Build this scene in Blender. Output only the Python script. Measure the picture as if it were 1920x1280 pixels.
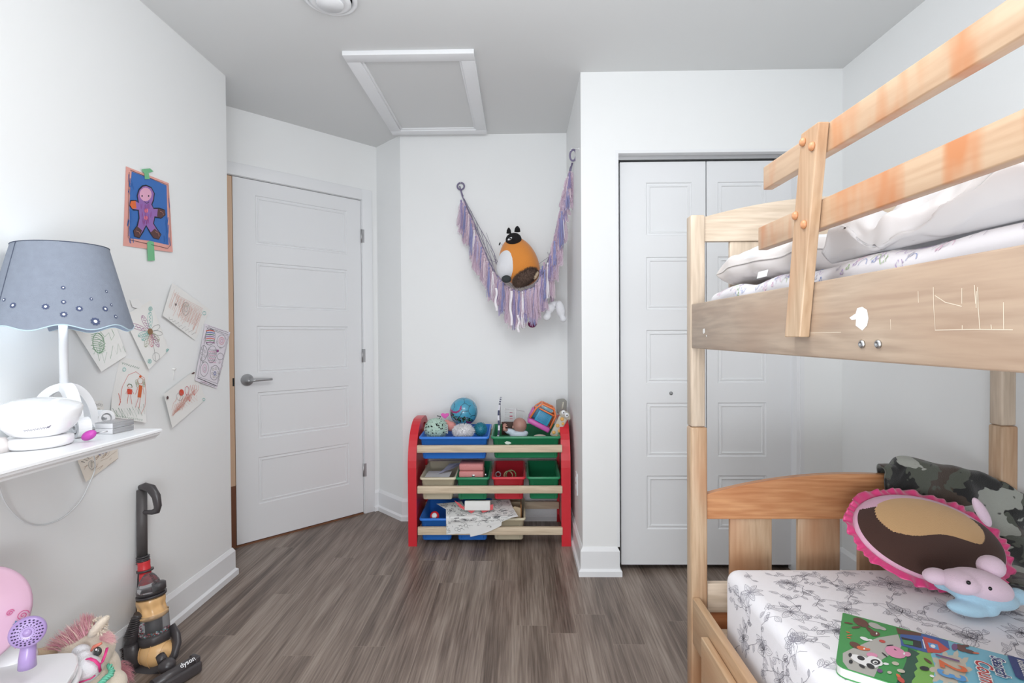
import bpy, bmesh, math, random
from mathutils import Vector, Matrix, noise
PI = math.pi
random.seed(7)
for o in list(bpy.data.objects): bpy.data.objects.remove(o)

# ------------------------------------------------------------------ camera, world, light, exposure
F = 960.0
YAW, PITCH, ROLL, CH = -0.015389, -0.012150, -0.006242, 1.1728
_f = Vector((math.sin(YAW)*math.cos(PITCH), math.cos(YAW)*math.cos(PITCH), math.sin(PITCH)))
_r0 = Vector((math.cos(YAW), -math.sin(YAW), 0)); _u0 = _r0.cross(_f)
_r = _r0*math.cos(ROLL) + _u0*math.sin(ROLL); _u = -_r0*math.sin(ROLL) + _u0*math.cos(ROLL)
CO = Vector((0, 0, CH))
cam = bpy.data.objects.new('camera', bpy.data.cameras.new('camera'))
bpy.context.scene.collection.objects.link(cam)
cam.data.sensor_width = 36; cam.data.lens = 18; cam.data.clip_start = 0.02
M = Matrix((( _r.x, _u.x, -_f.x, 0), (_r.y, _u.y, -_f.y, 0), (_r.z, _u.z, -_f.z, CH), (0, 0, 0, 1)))
cam.matrix_world = M
bpy.context.scene.camera = cam

# measured positions: where the sight line of a photograph pixel meets a real plane of the room
def _ray(u, v): return _f + _r*((u-960)/F) + _u*((640-v)/F)
def onx(u, v, x): d = _ray(u, v); return CO + d*(x/d.x)
def ony(u, v, y): d = _ray(u, v); return CO + d*(y/d.y)
def onz(u, v, z): d = _ray(u, v); return CO + d*((z-CH)/d.z)

sc = bpy.context.scene
w = bpy.data.worlds.new('world'); sc.world = w; w.use_nodes = True
w.node_tree.nodes['Background'].inputs[0].default_value = (0.86, 0.93, 1.0, 1)
w.node_tree.nodes['Background'].inputs[1].default_value = 0.9
sc.view_settings.view_transform = 'Standard'; sc.view_settings.look = 'None'
sc.view_settings.gamma = 1; sc.view_settings.use_curve_mapping = False
sc.view_settings.exposure = 0.36

def area(name, loc, rot, sx, sy, power, col):
    l = bpy.data.lights.new(name, 'AREA'); l.shape = 'RECTANGLE'; l.size = sx; l.size_y = sy
    l.energy = power; l.color = col
    o = bpy.data.objects.new(name, l); o.location = loc; o.rotation_euler = rot
    sc.collection.objects.link(o); return o
# daylight entering by the window in the wall behind the camera, and an added overhead fill panel with no fixture
area('window_daylight', (0.05, -1.28, 1.42), (PI/2, 0, 0), 2.6, 1.8, 15, (0.93, 0.97, 1.0))
area('overhead_fill_light', (0.0, 0.05, 2.36), (0, 0, 0), 1.6, 1.2, 10, (1.0, 0.985, 0.96))
pd = bpy.data.lights.new('high_fill_light', 'POINT'); pd.energy = 15; pd.color = (0.96, 0.985, 1.0); pd.shadow_soft_size = 0.22  # added fill light high in the room, without a fixture
fl = bpy.data.lights.new('low_fill_light', 'POINT'); fl.energy = 29; fl.color = (0.90, 0.95, 1.0); fl.shadow_soft_size = 0.25  # added fill light behind the camera, brightens the dim lower walls
fo_ = bpy.data.objects.new('low_fill_light', fl); fo_.location = (-0.15, -0.35, 0.75); sc.collection.objects.link(fo_)
po_ = bpy.data.objects.new('high_fill_light', pd); po_.location = (0.0, 0.95, 2.05); sc.collection.objects.link(po_)

# ------------------------------------------------------------------ materials
def lin(c):
    c = c/255.0
    return c/12.92 if c <= 0.04045 else ((c+0.055)/1.055)**2.4
def rgb(r, g=None, b=None):
    if g is None: r, g, b = r
    return (lin(r), lin(g), lin(b), 1)
_m = {}
def mat(key, col=(200, 200, 200), rough=0.5, metal=0.0, bump=0, bscale=200, var=0, vscale=8, sheen=0, alpha=1, trans=0, coat=0, emit=None):
    if key in _m: return _m[key]
    m = bpy.data.materials.new(key); m.use_nodes = True
    nt = m.node_tree; b = nt.nodes['Principled BSDF']
    b.inputs['Base Color'].default_value = rgb(col); b.inputs['Roughness'].default_value = rough
    b.inputs['Metallic'].default_value = metal
    if sheen: b.inputs['Sheen Weight'].default_value = sheen
    if coat: b.inputs['Coat Weight'].default_value = coat
    if alpha < 1: b.inputs['Alpha'].default_value = alpha
    if trans: b.inputs['Transmission Weight'].default_value = trans; b.inputs['IOR'].default_value = 1.2
    if emit: b.inputs['Emission Color'].default_value = rgb(emit[0]); b.inputs['Emission Strength'].default_value = emit[1]
    tc = nt.nodes.new('ShaderNodeTexCoord')
    if bump:
        n = nt.nodes.new('ShaderNodeTexNoise'); n.inputs['Scale'].default_value = bscale; n.inputs['Detail'].default_value = 3
        nt.links.new(tc.outputs['Object'], n.inputs['Vector'])
        bp = nt.nodes.new('ShaderNodeBump'); bp.inputs['Strength'].default_value = bump; bp.inputs['Distance'].default_value = 0.004
        nt.links.new(n.outputs['Fac'], bp.inputs['Height']); nt.links.new(bp.outputs['Normal'], b.inputs['Normal'])
    if var:
        n = nt.nodes.new('ShaderNodeTexNoise'); n.inputs['Scale'].default_value = vscale; n.inputs['Detail'].default_value = 4
        nt.links.new(tc.outputs['Object'], n.inputs['Vector'])
        mx = nt.nodes.new('ShaderNodeMix'); mx.data_type = 'RGBA'
        c = rgb(col)
        mx.inputs[6].default_value = tuple(max(0, x*(1-var)) for x in c[:3]) + (1,)
        mx.inputs[7].default_value = tuple(min(1, x*(1+var)) for x in c[:3]) + (1,)
        nt.links.new(n.outputs['Fac'], mx.inputs[0]); nt.links.new(mx.outputs[2], b.inputs['Base Color'])
    _m[key] = m; return m

def ramp(nt, stops, interp='LINEAR'):
    r = nt.nodes.new('ShaderNodeValToRGB'); e = r.color_ramp; e.interpolation = interp
    while len(e.elements) < len(stops): e.elements.new(0.5)
    for el, (p, c) in zip(e.elements, stops): el.position = p; el.color = rgb(c) if max(c) > 1 else (*c, 1)
    return r

def wood(key, axis, c1, c2, c3=None, patch=0.0, off=0.0, rough=0.38):
    """plain sawn wood: long noise streaks along one axis, cathedral rings, warmer blotches"""
    if key in _m: return _m[key]
    m = bpy.data.materials.new(key); m.use_nodes = True; nt = m.node_tree; b = nt.nodes['Principled BSDF']
    L = nt.links.new
    tc = nt.nodes.new('ShaderNodeTexCoord'); mp = nt.nodes.new('ShaderNodeMapping')
    s = [14, 14, 14]; s['xyz'.index(axis)] = 1.1
    mp.inputs['Scale'].default_value = s; mp.inputs['Location'].default_value = (off, off*1.3, off*0.7)
    L(tc.outputs['Object'], mp.inputs['Vector'])
    n1 = nt.nodes.new('ShaderNodeTexNoise'); n1.inputs['Scale'].default_value = 1.3; n1.inputs['Detail'].default_value = 2; n1.inputs['Distortion'].default_value = 0.4
    L(mp.outputs[0], n1.inputs['Vector'])
    mu = nt.nodes.new('ShaderNodeMath'); mu.operation = 'MULTIPLY'; mu.inputs[1].default_value = 42; L(n1.outputs['Fac'], mu.inputs[0])
    sn = nt.nodes.new('ShaderNodeMath'); sn.operation = 'SINE'; L(mu.outputs[0], sn.inputs[0])
    ab = nt.nodes.new('ShaderNodeMath'); ab.operation = 'MULTIPLY_ADD'; ab.inputs[1].default_value = 0.13; ab.inputs[2].default_value = 0; L(sn.outputs[0], ab.inputs[0])
    n2 = nt.nodes.new('ShaderNodeTexNoise'); n2.inputs['Scale'].default_value = 9; n2.inputs['Detail'].default_value = 5
    L(mp.outputs[0], n2.inputs['Vector'])
    ad = nt.nodes.new('ShaderNodeMath'); ad.operation = 'ADD'; L(n2.outputs['Fac'], ad.inputs[0]); L(ab.outputs[0], ad.inputs[1])
    r = ramp(nt, [(0.25, c1), (0.75, c2)]); L(ad.outputs[0], r.inputs[0])
    out = r.outputs[0]
    if c3:
        n3 = nt.nodes.new('ShaderNodeTexNoise'); n3.inputs['Scale'].default_value = 0.55; n3.inputs['Detail'].default_value = 2
        mp2 = nt.nodes.new('ShaderNodeMapping'); s2 = [9, 9, 9]; s2['xyz'.index(axis)] = 34 if patch > 0.5 else 3
        mp2.inputs['Scale'].default_value = s2; mp2.inputs['Location'].default_value = (off*2, off, off)
        L(tc.outputs['Object'], mp2.inputs['Vector']); L(mp2.outputs[0], n3.inputs['Vector'])
        rr = ramp(nt, [(0.46, (0.0, 0.0, 0.0)), (0.68, (1.0, 1.0, 1.0))]); L(n3.outputs['Fac'], rr.inputs[0])
        mx = nt.nodes.new('ShaderNodeMix'); mx.data_type = 'RGBA'; L(rr.outputs[0], mx.inputs[0]); L(out, mx.inputs[6])
        mx.inputs[7].default_value = rgb(c3); out = mx.outputs[2]
    L(out, b.inputs['Base Color']); b.inputs['Roughness'].default_value = rough
    _m[key] = m; return m

def floor_mat():
    m = bpy.data.materials.new('vinyl_planks'); m.use_nodes = True; nt = m.node_tree; b = nt.nodes['Principled BSDF']; L = nt.links.new
    tc = nt.nodes.new('ShaderNodeTexCoord')
    sx_ = nt.nodes.new('ShaderNodeSeparateXYZ'); L(tc.outputs['Object'], sx_.inputs[0])
    ma = nt.nodes.new('ShaderNodeMath'); ma.operation = 'ADD'; ma.inputs[1].default_value = 0.144+0.123*20; L(sx_.outputs[0], ma.inputs[0])
    md = nt.nodes.new('ShaderNodeMath'); md.operation = 'DIVIDE'; md.inputs[1].default_value = 0.123; L(ma.outputs[0], md.inputs[0])
    mf = nt.nodes.new('ShaderNodeMath'); mf.operation = 'FLOOR'; L(md.outputs[0], mf.inputs[0])
    wn = nt.nodes.new('ShaderNodeTexWhiteNoise'); wn.noise_dimensions = '1D'; L(mf.outputs[0], wn.inputs['W'])
    my = nt.nodes.new('ShaderNodeMath'); my.operation = 'MULTIPLY_ADD'; my.inputs[1].default_value = 1.22; L(wn.outputs['Value'], my.inputs[0]); L(sx_.outputs[1], my.inputs[2])
    mp = nt.nodes.new('ShaderNodeCombineXYZ'); L(my.outputs[0], mp.inputs[0]); L(ma.outputs[0], mp.inputs[1])
    def brick(ms, c1, c2, mc):
        t = nt.nodes.new('ShaderNodeTexBrick'); t.offset = 0.0; t.offset_frequency = 2; t.inputs['Scale'].default_value = 1
        t.inputs['Brick Width'].default_value = 1.22; t.inputs['Row Height'].default_value = 0.123
        t.inputs['Mortar Size'].default_value = ms; t.inputs['Mortar Smooth'].default_value = 0.1; t.inputs['Bias'].default_value = 0
        t.inputs['Color1'].default_value = c1; t.inputs['Color2'].default_value = c2; t.inputs['Mortar'].default_value = mc
        L(mp.outputs[0], t.inputs['Vector']); return t
    t = brick(0.0007, (0, 0, 0, 1), (1, 1, 1, 1), (0.5, 0.5, 0.5, 1))
    # shift the grain for every plank
    sep = nt.nodes.new('ShaderNodeSeparateColor'); L(t.outputs['Color'], sep.inputs[0])
    mul = nt.nodes.new('ShaderNodeMath'); mul.operation = 'MULTIPLY'; mul.inputs[1].default_value = 37.0; L(sep.outputs[0], mul.inputs[0])
    cmb = nt.nodes.new('ShaderNodeCombineXYZ'); L(mul.outputs[0], cmb.inputs[0]); L(mul.outputs[0], cmb.inputs[1]); L(mul.outputs[0], cmb.inputs[2])
    va = nt.nodes.new('ShaderNodeVectorMath'); va.operation = 'ADD'; L(tc.outputs['Object'], va.inputs[0]); L(cmb.outputs[0], va.inputs[1])
    m1 = nt.nodes.new('ShaderNodeMapping'); m1.inputs['Scale'].default_value = (6.5, 1.0, 1); L(va.outputs[0], m1.inputs['Vector'])
    n1 = nt.nodes.new('ShaderNodeTexNoise'); n1.inputs['Scale'].default_value = 1.0; n1.inputs['Detail'].default_value = 2; n1.inputs['Distortion'].default_value = 0.15
    L(m1.outputs[0], n1.inputs['Vector'])
    mu = nt.nodes.new('ShaderNodeMath'); mu.operation = 'MULTIPLY'; mu.inputs[1].default_value = 26; L(n1.outputs['Fac'], mu.inputs[0])
    sn = nt.nodes.new('ShaderNodeMath'); sn.operation = 'SINE'; L(mu.outputs[0], sn.inputs[0])
    m2 = nt.nodes.new('ShaderNodeMapping'); m2.inputs['Scale'].default_value = (150, 5, 1); L(va.outputs[0], m2.inputs['Vector'])
    n2 = nt.nodes.new('ShaderNodeTexNoise'); n2.inputs['Scale'].default_value = 1.0; n2.inputs['Detail'].default_value = 4; L(m2.outputs[0], n2.inputs['Vector'])
    m3 = nt.nodes.new('ShaderNodeMapping'); m3.inputs['Scale'].default_value = (13, 0.5, 1); L(va.outputs[0], m3.inputs['Vector'])
    n3 = nt.nodes.new('ShaderNodeTexNoise'); n3.inputs['Scale'].default_value = 1.0; n3.inputs['Detail'].default_value = 3; L(m3.outputs[0], n3.inputs['Vector'])
    a = nt.nodes.new('ShaderNodeMath'); a.operation = 'MULTIPLY_ADD'; a.inputs[1].default_value = 0.065; L(sn.outputs[0], a.inputs[0]); L(n2.outputs['Fac'], a.inputs[2])
    a2 = nt.nodes.new('ShaderNodeMath'); a2.operation = 'MULTIPLY_ADD'; a2.inputs[1].default_value = 1.2; L(n3.outputs['Fac'], a2.inputs[0]); L(a.outputs[0], a2.inputs[2])
    a3 = nt.nodes.new('ShaderNodeMath'); a3.operation = 'MULTIPLY_ADD'; a3.inputs[1].default_value = 0.05; L(sep.outputs[0], a3.inputs[0]); L(a2.outputs[0], a3.inputs[2])
    r = ramp(nt, [(0.34, (78, 65, 58)), (0.47, (108, 94, 85)), (0.58, (132, 117, 107)), (0.72, (158, 144, 133))])
    dv = nt.nodes.new('ShaderNodeMath'); dv.operation = 'MULTIPLY'; dv.inputs[1].default_value = 0.5; L(a3.outputs[0], dv.inputs[0]); L(dv.outputs[0], r.inputs[0])
    mx = nt.nodes.new('ShaderNodeMix'); mx.data_type = 'RGBA'; L(t.outputs['Fac'], mx.inputs[0]); L(r.outputs[0], mx.inputs[6]); mx.inputs[7].default_value = rgb(150, 136, 124)
    L(mx.outputs[2], b.inputs['Base Color'])
    b.inputs['Roughness'].default_value = 0.36; b.inputs['Specular IOR Level'].default_value = 0.42
    bp = nt.nodes.new('ShaderNodeBump'); bp.inputs['Strength'].default_value = 0.12; bp.inputs['Distance'].default_value = 0.002
    L(a.outputs[0], bp.inputs['Height']); L(bp.outputs[0], b.inputs['Normal'])
    return m

WALL = mat('wall_paint', (243, 244, 244), 0.55, bump=0.05, bscale=500)
CEIL = mat('ceiling_paint', (226, 227, 227), 0.7, bump=0.05, bscale=400)
TRIM = mat('trim_paint', (240, 241, 243), 0.35)
DOOR = mat('door_paint', (236, 237, 239), 0.38)
METAL = mat('brushed_metal', (140, 141, 143), 0.3, metal=1.0)
STEEL = mat('steel', (190, 192, 194), 0.28, metal=1.0)
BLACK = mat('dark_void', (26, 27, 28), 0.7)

# ------------------------------------------------------------------ mesh helpers
class MB:
    def __init__(s): s.bm = bmesh.new(); s.mats = []; s.mi = 0
    def use(s, m):
        if m not in s.mats: s.mats.append(m)
        s.mi = s.mats.index(m); return s
    def face(s, vs, smooth=False):
        try: f = s.bm.faces.new(vs)
        except ValueError: return None
        f.material_index = s.mi; f.smooth = smooth; return f
    def box(s, a, b, bev=0.0, T=None, seg=2):
        a = Vector(a); b = Vector(b); t = bmesh.new()
        r = bmesh.ops.create_cube(t, size=1)
        for v in t.verts: v.co = Vector(((a.x+b.x)/2+v.co.x*(b.x-a.x), (a.y+b.y)/2+v.co.y*(b.y-a.y), (a.z+b.z)/2+v.co.z*(b.z-a.z)))
        if bev: bmesh.ops.bevel(t, geom=t.edges[:], offset=bev, segments=seg, profile=0.5, affect='EDGES')
        s._merge(t, T, bev > 0); return s
    def _merge(s, t, T=None, smooth=False):
        mp = {}
        for v in t.verts: mp[v] = s.bm.verts.new(T @ v.co if T else v.co)
        for f in t.faces: s.face([mp[v] for v in f.verts], smooth)
        t.free()
    def tube(s, pts, r, n=8, cap=True, flat=1.0):
        pts = [Vector(p) for p in pts]; rings = []
        up = Vector((0, 0, 1)); d0 = (pts[1]-pts[0]).normalized()
        if abs(d0.dot(up)) > 0.9: up = Vector((1, 0, 0))
        u = d0.cross(up).normalized()
        for i, p in enumerate(pts):
            d = (pts[min(i+1, len(pts)-1)]-pts[max(i-1, 0)])
            if d.length < 1e-9: d = d0
            d.normalize(); u = (u-d*u.dot(d))
            if u.length < 1e-6: u = d.orthogonal()
            u.normalize(); w_ = d.cross(u)
            rr = r[i] if isinstance(r, (list, tuple)) else r
            rings.append([s.bm.verts.new(p+(u*math.cos(2*PI*k/n)+w_*math.sin(2*PI*k/n)*flat)*rr) for k in range(n)])
        for a, b in zip(rings, rings[1:]):
            for k in range(n): s.face([a[k], a[(k+1) % n], b[(k+1) % n], b[k]], True)
        if cap: s.face(rings[0][::-1]); s.face(rings[-1])
        return s
    def lathe(s, prof, n=32, T=None, close=False):
        rings = []
        for r, z in prof:
            ring = []
            for k in range(n):
                p = Vector((r*math.cos(2*PI*k/n), r*math.sin(2*PI*k/n), z))
                ring.append(s.bm.verts.new(T @ p if T else p))
            rings.append(ring)
        for a, b in zip(rings, rings[1:]):
            for k in range(n): s.face([a[k], a[(k+1) % n], b[(k+1) % n], b[k]], True)
        if prof[0][0] > 1e-6 or True: s.face(rings[0][::-1]); s.face(rings[-1])
        return s
    def prism(s, pts, d, T=None, bev=0):
        """closed outline pts (3D), extruded by vector d"""
        t = bmesh.new(); d = Vector(d)
        a = [t.verts.new(Vector(p)) for p in pts]; b = [t.verts.new(Vector(p)+d) for p in pts]
        t.faces.new(a[::-1]); t.faces.new(b)
        for k in range(len(a)): t.faces.new([a[k], a[(k+1) % len(a)], b[(k+1) % len(a)], b[k]])
        bmesh.ops.recalc_face_normals(t, faces=t.faces)
        if bev: bmesh.ops.bevel(t, geom=t.edges[:], offset=bev, segments=2, profile=0.5, affect='EDGES')
        s._merge(t, T, False); return s
    def ell(s, c, r, T=None, n=20, m=12, pw=1.0):
        """ellipsoid; c centre, r radii"""
        c = Vector(c); g = []
        for i in range(m+1):
            th = PI*i/m; row = []
            for k in range(n):
                ph = 2*PI*k/n
                q = [math.sin(th)*math.cos(ph), math.sin(th)*math.sin(ph), math.cos(th)]
                if pw != 1: q = [math.copysign(abs(x)**pw, x) for x in q]
                p = Vector((q[0]*r[0], q[1]*r[1], q[2]*r[2])); p = (T @ p if T else p)+c
                row.append(p)
            g.append(row)
        top = s.bm.verts.new(g[0][0]); bot = s.bm.verts.new(g[m][0])
        rows = [[s.bm.verts.new(p) for p in g[i]] for i in range(1, m)]
        for k in range(n):
            s.face([top, rows[0][k], rows[0][(k+1) % n]], True); s.face([bot, rows[-1][(k+1) % n], rows[-1][k]], True)
            for i in range(len(rows)-1): s.face([rows[i][k], rows[i+1][k], rows[i+1][(k+1) % n], rows[i][(k+1) % n]], True)
        return s
    def grid(s, fn, nu, nv, smooth=True, closed_u=False):
        g = [[s.bm.verts.new(fn(i/(nu if closed_u else nu), j/nv)) for j in range(nv+1)] for i in range(nu+(0 if closed_u else 1))]
        N = len(g)
        for i in range(nu):
            for j in range(nv):
                s.face([g[i][j], g[(i+1) % N][j], g[(i+1) % N][j+1], g[i][j+1]], smooth)
        return g
    def ribbon(s, pts, w_, nrm, closed=False):
        """thin flat line along 3D points lying on a surface with normal nrm (vector or list)"""
        pts = [Vector(p) for p in pts]; L = []; n = len(pts)
        if closed: pts = pts+[pts[0]]; n += 1
        for i, p in enumerate(pts):
            if closed and i in (0, n-1): d = pts[1]-pts[-2]
            else: d = pts[min(i+1, n-1)]-pts[max(i-1, 0)]
            nn = nrm[i % len(nrm)] if isinstance(nrm, list) else nrm
            q = d.cross(nn)
            if q.length < 1e-9: q = Vector((0, 0, 1))
            q.normalize(); ww = (w_[i] if isinstance(w_, list) else w_)/2
            L.append((s.bm.verts.new(p-q*ww), s.bm.verts.new(p+q*ww)))
        for a, b in zip(L, L[1:]): s.face([a[0], a[1], b[1], b[0]])
        return s
    def poly(s, pts): s.face([s.bm.verts.new(Vector(p)) for p in pts]); return s
    def build(s, name, parent=None, label=None, mods=None, recalc=False):
        me = bpy.data.meshes.new(name)
        if recalc: bmesh.ops.recalc_face_normals(s.bm, faces=s.bm.faces)
        off = Vector((0, 0, 0)); q = parent
        while q: off += q.location; q = q.parent
        if parent: bmesh.ops.translate(s.bm, verts=s.bm.verts, vec=-off)
        s.bm.to_mesh(me); s.bm.free()
        for m in s.mats: me.materials.append(m)
        o = bpy.data.objects.new(name, me); sc.collection.objects.link(o)
        if parent: o.parent = parent
        if label: o['label'] = label
        for k in (mods or []):
            if k[0] == 'remesh':
                md = o.modifiers.new('r', 'REMESH'); md.mode = 'VOXEL'; md.voxel_size = k[1]; md.use_smooth_shade = True
                sm = o.modifiers.new('s', 'SMOOTH'); sm.iterations = k[2]; sm.factor = 0.6
            if k[0] == 'sub': md = o.modifiers.new('s', 'SUBSURF'); md.levels = k[1]; md.render_levels = k[1]
            if k[0] == 'solid': md = o.modifiers.new('so', 'SOLIDIFY'); md.thickness = k[1]; md.offset = k[2]
        return o

def empty(name, loc, label, cat, group=None):
    o = bpy.data.objects.new(name, None); sc.collection.objects.link(o); o.location = loc; o.empty_display_size = 0.05
    o['label'] = label; o['category'] = cat
    if group: o['group'] = group
    return o
def tag(o, label, cat, group=None, kind=None):
    o['label'] = label; o['category'] = cat
    if group: o['group'] = group
    if kind: o['kind'] = kind
    return o
def struct(o, label=None):
    o['kind'] = 'structure'
    if label: o['label'] = label
    return o
def rot(axis, deg, about=(0, 0, 0)):
    a = Vector(about); return Matrix.Translation(a) @ Matrix.Rotation(math.radians(deg), 4, axis) @ Matrix.Translation(-a)
def TR(loc, rx=0, ry=0, rz=0):
    return Matrix.Translation(Vector(loc)) @ Matrix.Rotation(math.radians(rz), 4, 'Z') @ Matrix.Rotation(math.radians(ry), 4, 'Y') @ Matrix.Rotation(math.radians(rx), 4, 'X')
def nz(x, y=0, z=0): return noise.noise(Vector((x, y, z)))
def text_mesh(mb, s, m, T, size=1.0, extrude=0.0, shear=0.0, bold=0.0, spacing=1.0):
    cu = bpy.data.curves.new('t', 'FONT'); cu.body = s; cu.size = size; cu.shear = shear; cu.offset = bold; cu.space_character = spacing
    cu.align_x = 'CENTER'; cu.align_y = 'CENTER'; cu.resolution_u = 3; cu.extrude = extrude
    o = bpy.data.objects.new('t', cu); me = bpy.data.meshes.new_from_object(o)
    t = bmesh.new(); t.from_mesh(me); mb.use(m); mb._merge(t, T)
    bpy.data.objects.remove(o); bpy.data.curves.remove(cu); bpy.data.meshes.remove(me)

# ------------------------------------------------------------------ room shell
XL, YA = -1.4212, 2.480
XC, YC = -0.9584, 3.4413
XD, YB = -0.7495, 3.2376
XE, YF = 0.3005, 2.4922
XG, H = 1.5537, 2.44
YR = -1.35      # rear wall, behind the camera
m_ = MB().use(floor_mat()).box((-3.0, -1.6, -0.10), (3.0, 5.0, 0)); struct(m_.build('floor'), 'grey brown wood plank floor')
MB().use(CEIL).box((-3.0, -1.6, H), (3.0, 5.0, H+0.1)).build('ceiling'); struct(bpy.data.objects['ceiling'], 'grey white painted ceiling')
def wallbox(name, a, b, label):
    return struct(MB().use(WALL).box(a, b).build(name), label)
wallbox('wall_left', (XL-0.45, YR-0.1, 0), (XL, YA, H), 'white wall hung with drawings')
wallbox('wall_back', (XD, YB, 0), (XE+0.12, YB+0.12, H), 'white back wall of the nook')
wallbox('wall_nook_right', (XE, YF+0.08, 0), (XE+0.10, YB, H), 'short return wall beside the toy organizer')
# closet wall: pieces round the opening
OX0, OX1, OZ = 0.467, 1.372, 2.062
m_ = MB().use(WALL); m_.box((XE, YF, 0), (OX0, YF+0.08, H)); m_.box((OX0, YF, OZ), (OX1, YF+0.08, H)); m_.box((OX1, YF, 0), (XG, YF+0.08, H))
struct(m_.build('wall_closet'), 'white wall round the closet opening')
wallbox('wall_right', (XG, YR-0.1, 0), (XG+0.12, YF+0.7, H), 'white wall behind the bunk bed')
m_ = MB().use(WALL); m_.box((OX0-0.02, YF+0.55, 0), (XG, YF+0.6, H)); struct(m_.build('wall_closet_rear'))
# angled walls: local s along the door wall from corner C towards the left
dv = Vector((-math.sqrt(.5), -math.sqrt(.5), 0)); nv = Vector((math.sqrt(.5), -math.sqrt(.5), 0))   # nv faces into the room
def dwp(s, h, out=0): return Vector((XC, YC, 0))+dv*s+Vector((0, 0, h))+nv*out
def dbox(mb, s0, s1, h0, h1, o0, o1, bev=0):
    T = Matrix(((dv.x, nv.x, 0, XC), (dv.y, nv.y, 0, YC), (0, 0, 1, 0), (0, 0, 0, 1)))
    mb.box((s0, o0, h0), (s1, o1, h1), bev, T=T); return mb
DS0, DS1, DH = 0.118, 0.884, 2.062
m_ = MB().use(WALL); dbox(m_, -0.1, DS0-0.004, 0, H, -0.12, 0); dbox(m_, DS0-0.004, DS1+0.03, DH+0.004, H, -0.12, 0); dbox(m_, DS1+0.03, 1.12, 0, H, -0.12, 0)
struct(m_.build('wall_entry'), 'angled white wall holding the door')
ln = Vector((XD-XC, YB-YC, 0)); L_ = ln.length; ln.normalize(); nn = Vector((ln.y, -ln.x, 0)); nn = nn if nn.dot(Vector((0, -1, 0))) > 0 else -nn
m_ = MB().use(WALL).prism([Vector((XC, YC, 0)), Vector((XD, YB, 0)), Vector((XD, YB, 0))-nn*0.1+ln*0.05, Vector((XC, YC, 0))-nn*0.1], (0, 0, H))
struct(m_.build('wall_nook_left'), 'narrow angled wall between door and nook')
# rear wall with a window, behind the camera
m_ = MB().use(WALL); W0, W1, WZ0, WZ1 = -1.25, 1.35, 0.50, 2.32
m_.box((XL, YR-0.12, 0), (W0, YR, H)); m_.box((W1, YR-0.12, 0), (XG, YR, H)); m_.box((W0, YR-0.12, 0), (W1, YR, WZ0)); m_.box((W0, YR-0.12, WZ1), (W1, YR, H))
struct(m_.build('wall_rear'))
m_ = MB().use(TRIM)
for a, b in (((W0, YR-.10, WZ0), (W0+.05, YR-.05, WZ1)), ((W1-.05, YR-.10, WZ0), (W1, YR-.05, WZ1)), ((W0, YR-.10, WZ0), (W1, YR-.05, WZ0+.05)), ((W0, YR-.10, WZ1-.05), (W1, YR-.05, WZ1)), ((.33, YR-.10, WZ0), (.37, YR-.05, WZ1))): m_.box(a, b)
struct(m_.build('window_1'))

# baseboards: profile swept with mitres
PROF = [(0, 0), (0.022, 0), (0.022, 0.026), (0.012, 0.036), (0.012, 0.120), (0.003, 0.138), (0, 0.138)]
def baseboards(path, names, into):
    """path: 2D points; into: side sign for the room"""
    P_ = [Vector((p[0], p[1])) for p in path]; N = []
    for a, b in zip(P_, P_[1:]):
        d = (b-a).normalized(); N.append(Vector((d.y, -d.x))*into)
    def mit(i):
        if i == 0: return N[0]
        if i == len(P_)-1: return N[-1]
        n = (N[i-1]+N[i]).normalized(); return n/max(0.3, n.dot(N[i]))
    for i, nm in enumerate(names):
        mb = MB().use(TRIM); ra = []; rb = []
        for (o, z) in PROF:
            a = P_[i]+mit(i)*o; b = P_[i+1]+mit(i+1)*o
            ra.append(mb.bm.verts.new((a.x, a.y, z))); rb.append(mb.bm.verts.new((b.x, b.y, z)))
        k = len(PROF)
        for j in range(k): mb.face([ra[j], ra[(j+1) % k], rb[(j+1) % k], rb[j]])
        mb.face(ra[::-1]); mb.face(rb)
        struct(mb.build(nm, recalc=True), 'white baseboard')
baseboards([(XL, YR), (XL, YA), (XL-0.1, YA)], ['baseboard_left', 'baseboard_left_end'], 1)
c0 = dwp(0.045, 0)
baseboards([(c0.x, c0.y), (XC, YC), (XD, YB), (XE, YB), (XE, YF), (OX0, YF), (OX0, YF+0.055)],
           ['baseboard_entry', 'baseboard_nook_left', 'baseboard_back', 'baseboard_nook_right', 'baseboard_closet', 'baseboard_closet_return'], 1)
baseboards([(OX1, YF), (XG, YF), (XG, YR)], ['baseboard_closet_side', 'baseboard_right'], 1)

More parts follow.
